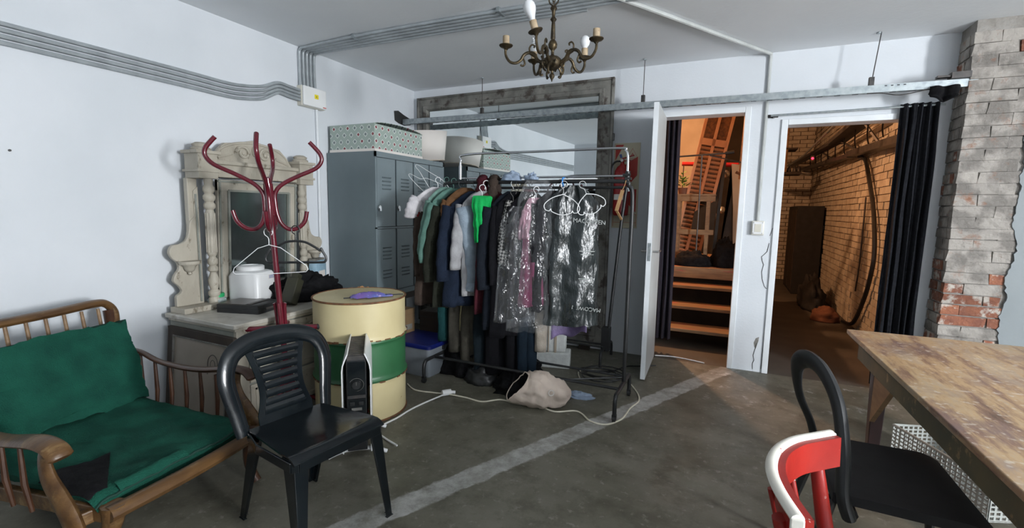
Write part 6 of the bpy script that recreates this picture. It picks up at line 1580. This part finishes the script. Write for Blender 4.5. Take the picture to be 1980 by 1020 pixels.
for x in (-.56, -.235):
    for y in (5.95, 6.12):
        g = G(); g.box((x-.02,y-.015,.72), (x+.02,y+.015,1.55)); part('leg', g, 'mid_wood', ws, bevel=.002)
for z in (1.50, 1.11):
    g = G(); g.box((-.58,5.93,z-.03), (-.16,5.95,z+.03)); part('rail', g, 'mid_wood', ws, bevel=.002)
g = G(); g.box((-.58,5.93,1.535), (-.16,6.14,1.555)); part('top', g, 'mid_wood', ws)
pt = thing('potted_plant', 'small leafy green plant beside the black panel beyond the doorway', 'plant', (-.53, 5.98, 1.555), 0)
g = G(); g.lathe([(.045,0),(.055,.07),(.058,.075)], 16); part('pot', g, 'terracotta', pt, smooth=True)
random.seed(9); g = G()
for k in range(60):
    a, e = random.uniform(0, 2*PI), random.uniform(.1, 1.4); r = random.uniform(.04,.12); c_ = Vector((math.cos(a)*math.cos(e)*r, math.sin(a)*math.cos(e)*r, .09+math.sin(e)*r*1.5))
    d_ = Vector((math.cos(a),math.sin(a),.4)).normalized()*.035; s__ = Vector((-math.sin(a),math.cos(a),0))*.014
    g.add([c_-d_, c_+s__, c_+d_, c_-s__], [(0,1,2,3)])
part('foliage', g, 'leaf_green', pt, kind='stuff')
bmc = thing('boom_pole', 'dark horizontal boom pole crossing in front of the leaning shutter', 'pole', (-.2, 5.8, 1.96), world=True)
g = G(); g.tube([(-.62,5.8,1.975),(-.07,5.8,2.0)], .010, n=8); part('pole', g, 'steel_dark', bmc, smooth=True)
g = G(); g.tube([(-.09,5.8,1.998),(.0,5.8,2.01)], .020, n=10); part('grip', g, 'black_satin', bmc, smooth=True)
g = G(); g.tube([(-.33,5.8,1.99),(-.33,5.82,.73)], .009, n=8); g.tube([(-.25,5.8,1.98),(.10,5.9,1.90)], .007, n=6); part('stand', g, 'steel_dark', bmc, smooth=True)
for i, (x, z, lb) in enumerate(((-.06,1.83,'upper'),(-.17,1.30,'lower left'),(-.08,1.38,'lower right'))):
    sl = thing('clamp_lamp', '%s small metal clamp lamp on the orange store wall beyond the first doorway' % lb, 'lamp', (x, 6.6, z), world=True)
    g = G(); g.lathe([(.045,0),(.040,.03),(.022,.055),(.012,.07),(1e-4,.075)], 18, Matrix.Translation((x-.02,6.58,z)) @ Matrix.Rotation(math.radians(70+20*i),4,'X')); part('shade', g, 'steel_pale', sl, smooth=True)
    g = G(); g.tube([(x,6.62,z),(x+.03,6.66,z-.06),(x+.05,6.66,.73)], .008, n=6); part('stem', g, 'black_satin', sl, smooth=True)
rr_ = thing('red_roll', 'red rolled cloth on two thin posts behind the leaning black panel', 'roll', (-.2,6.7,.72), world=True)
g = G(); g.tube([(-.62,6.7,1.98),(.06,6.7,1.95)], .028, n=10); part('cloth', g, 'ext_red', rr_, smooth=True)
for x in (-.6, .04):
    g = G(); g.tube([(x,6.7,1.95),(x,6.7,.72)], .008, n=6); part('post', g, 'steel_dark', rr_)
lb_ = thing('lit_wall_wedge', 'lit wedge of wall and dark shadow triangle, shaped as boards beyond the first doorway', 'board', (.06, 6.9, .72), world=True)
g = G(); g.prism([(-.02,1.93),(.16,1.90),(.13,1.4),(.075,.95),(.055,.95),(.03,1.4)], (0,6.3,0), (1,0,0), (0,0,1), -.02); part('board', g, 'hall_plaster', lb_)  # lit patch of the store wall, shaped as a pale board
g = G(); g.prism([(-.10,.74),(.03,1.80),(-.02,1.93),(.06,.95),(.22,.74)], (0,6.34,0), (1,0,0), (0,0,1), -.02); part('shade_wedge', g, 'dark_wood', lb_)  # shadow triangle on that wall, shaped as a dark board
g = G(); g.tube([(.07,5.9,1.72),(.075,5.9,1.98),(.09,5.9,2.6)], .010, n=8); g.tube([(.03,5.9,1.80),(.12,5.9,1.76)], .016, n=8)
solo('standpipe', g, 'rust', 'thin rusty vertical pipe at the right of the first doorway view', 'pipe', smooth=True, org=(.07,5.9,1.7))
lump('black_sack', 'black bulky sack on the platform right of the wooden stand', 'bag', (-.02, 5.92, .72), .16, .15, .30, 'black_cloth', 2, .25)
lump('black_sack', 'low black heap on the platform under the wooden stand', 'bag', (-.38, 5.83, .72), .22, .12, .17, 'black_cloth', 11, .25)
w2 = thing('white_rope', 'short white rope lying on the floor at the foot of the stair', 'rope', (-.3, 4.6, .005), world=True)
g = G(); g.tube(smoothpath([(-.55,4.42,.006),(-.40,4.46,.006),(-.25,4.44,.006),(-.12,4.40,.006)]), .005, n=6); part('rope', g, 'wire_white', w2, smooth=True)

# ------------------------------------------------------------------ passage beyond the second doorway
tr = thing('cable_tray', 'dark cable trays climbing along the brick wall of the passage', 'cable tray', (1.3, 7, 2.2), world=True)
g = G(); g.bar((1.33,4.75,1.99), (1.33,7.2,2.10), .12, .07); part('tray', g, 'steel_dark', tr)
g = G(); g.bar((1.33,7.15,2.08), (1.25,10.9,2.22), .10, .05); part('tray', g, 'steel_dark', tr)
g = G(); g.bar((1.20,4.9,2.36), (1.22,7.6,2.30), .18, .05); g.bar((1.22,7.6,2.30), (1.05,10.9,2.30), .12, .04); part('tray', g, 'steel_dark', tr)
g = G(); g.tube([(1.10,4.9,2.50),(1.08,7.0,2.42),(1.02,9.0,2.28),(.85,10.8,2.2)], .014, n=8); part('pipe', g, 'galvanised', tr, smooth=True)
for (a, b_) in (((1.22,6.2,2.34),(1.35,6.0,2.06)),((1.22,7.4,2.30),(1.36,7.0,2.12)),((1.20,8.6,2.3),(1.30,8.2,2.14))):
    g = G(); g.bar(a, b_, .02, .02); part('strut', g, 'steel_dark', tr)
g = G(); random.seed(12)
for k in range(9):
    y = 5.4+k*.55; g.tube(smoothpath([(1.22,y,2.32),(1.26,y+.2,2.20+random.uniform(-.06,.02)),(1.33,y+.45,2.12)]), .008, n=6)
part('cables', g, 'black_satin', tr, smooth=True, kind='stuff')
g = G(); g.tube([(1.12,8.35,2.14),(1.13,8.35,2.14)], .02, n=10)
M('red_led', (.8,.02,.03), None, rough=.4); b_ = MATS['red_led'].node_tree.nodes['Principled BSDF']; b_.inputs['Emission Color'].default_value = (1,.02,.05,1); b_.inputs['Emission Strength'].default_value = 6
ld = thing('indicator_lamp', 'tiny glowing red indicator lamp by the cable tray', 'lamp', (1.05, 8.2, 2.15), world=True)
g = G(); g.ball((1.05,8.2,2.16), .017); part('bulb', g, 'red_led', ld, smooth=True)
g = G(); g.box((1.03,8.21,2.12), (1.07,8.26,2.20)); part('housing', g, 'steel_dark', ld)
hs = thing('hanging_hose', 'long dark hose curving down the brick wall from the cable tray', 'hose', (1.38, 6.5, 0), world=True)
g = G(); g.tube(smoothpath([(1.385,7.05,2.05),(1.39,6.75,1.98),(1.385,6.45,1.72),(1.39,6.22,1.45),(1.385,6.05,1.20),(1.39,5.98,.95),(1.385,5.99,.75),(1.385,6.15,.45),(1.38,6.5,.10),(1.36,6.9,.03)], 6), .022, n=8); part('hose', g, 'black_satin', hs, smooth=True)
g = G(); g.tube(smoothpath([(1.405,6.62,1.55),(1.405,6.60,1.2),(1.41,6.62,.8),(1.405,6.66,.45)], 5), .009, n=6); part('cable', g, 'steel_dark', hs, smooth=True)
g = G(); g.bar((1.12,6.62,1.50), (1.40,7.5,1.23), .03, .03); 
dk = thing('shade_block', 'dark block standing in for a shadow on the brick wall far down the passage', 'cabinet', (1.25, 9.6, 0), world=True)
g = G(); g.box((1.02,9.1,0), (1.40,10.3,1.48)); part('body', g, 'black_matte', dk, bevel=.01)  # body and door panels stand in for a shadow on the wall
g = G(); g.box((1.012,9.15,.05), (1.02,9.68,1.42)); part('door', g, 'dark_wood', dk)
g = G(); g.box((1.012,9.72,.05), (1.02,10.25,1.42)); part('door', g, 'dark_wood', dk)
lump('rubble_sack', 'dark heap at the foot of the brick wall in the passage', 'heap', (1.16, 8.0, 0), .16, .55, .42, 'black_matte', 3, .3)
lump('terracotta_bag', 'rust-orange sack on the passage floor against the brick wall', 'sack', (1.19, 7.0, 0), .16, .17, .17, 'terracotta', 5, .2)
sf = thing('high_shelf', 'dark open shelf with pots high at the far left of the passage', 'shelf', (.7, 9.6, 2.1), world=True)
g = G(); g.box((.42,9.4,2.02), (1.06,9.8,2.06)); part('board', g, 'dark_wood', sf)
g = G(); g.box((.42,9.4,2.44), (.98,9.8,2.47)); part('board', g, 'dark_wood', sf)
g = G()
for x in (.60,.82): g.tube([(x,9.42,2.06),(x,9.42,3.1)], .02, n=6)
part('uprights', g, 'mid_wood', sf)
for i, x in enumerate((.88,.97,1.03)):
    o = lump('pot', ['leftmost','middle','rightmost'][i]+' of the three small dark pots on the high passage shelf', 'pot', (x, 9.5, 2.061), .035, .035, .10, 'steel_dark', i, .1, n=12, k=6, group='pots on the high shelf')
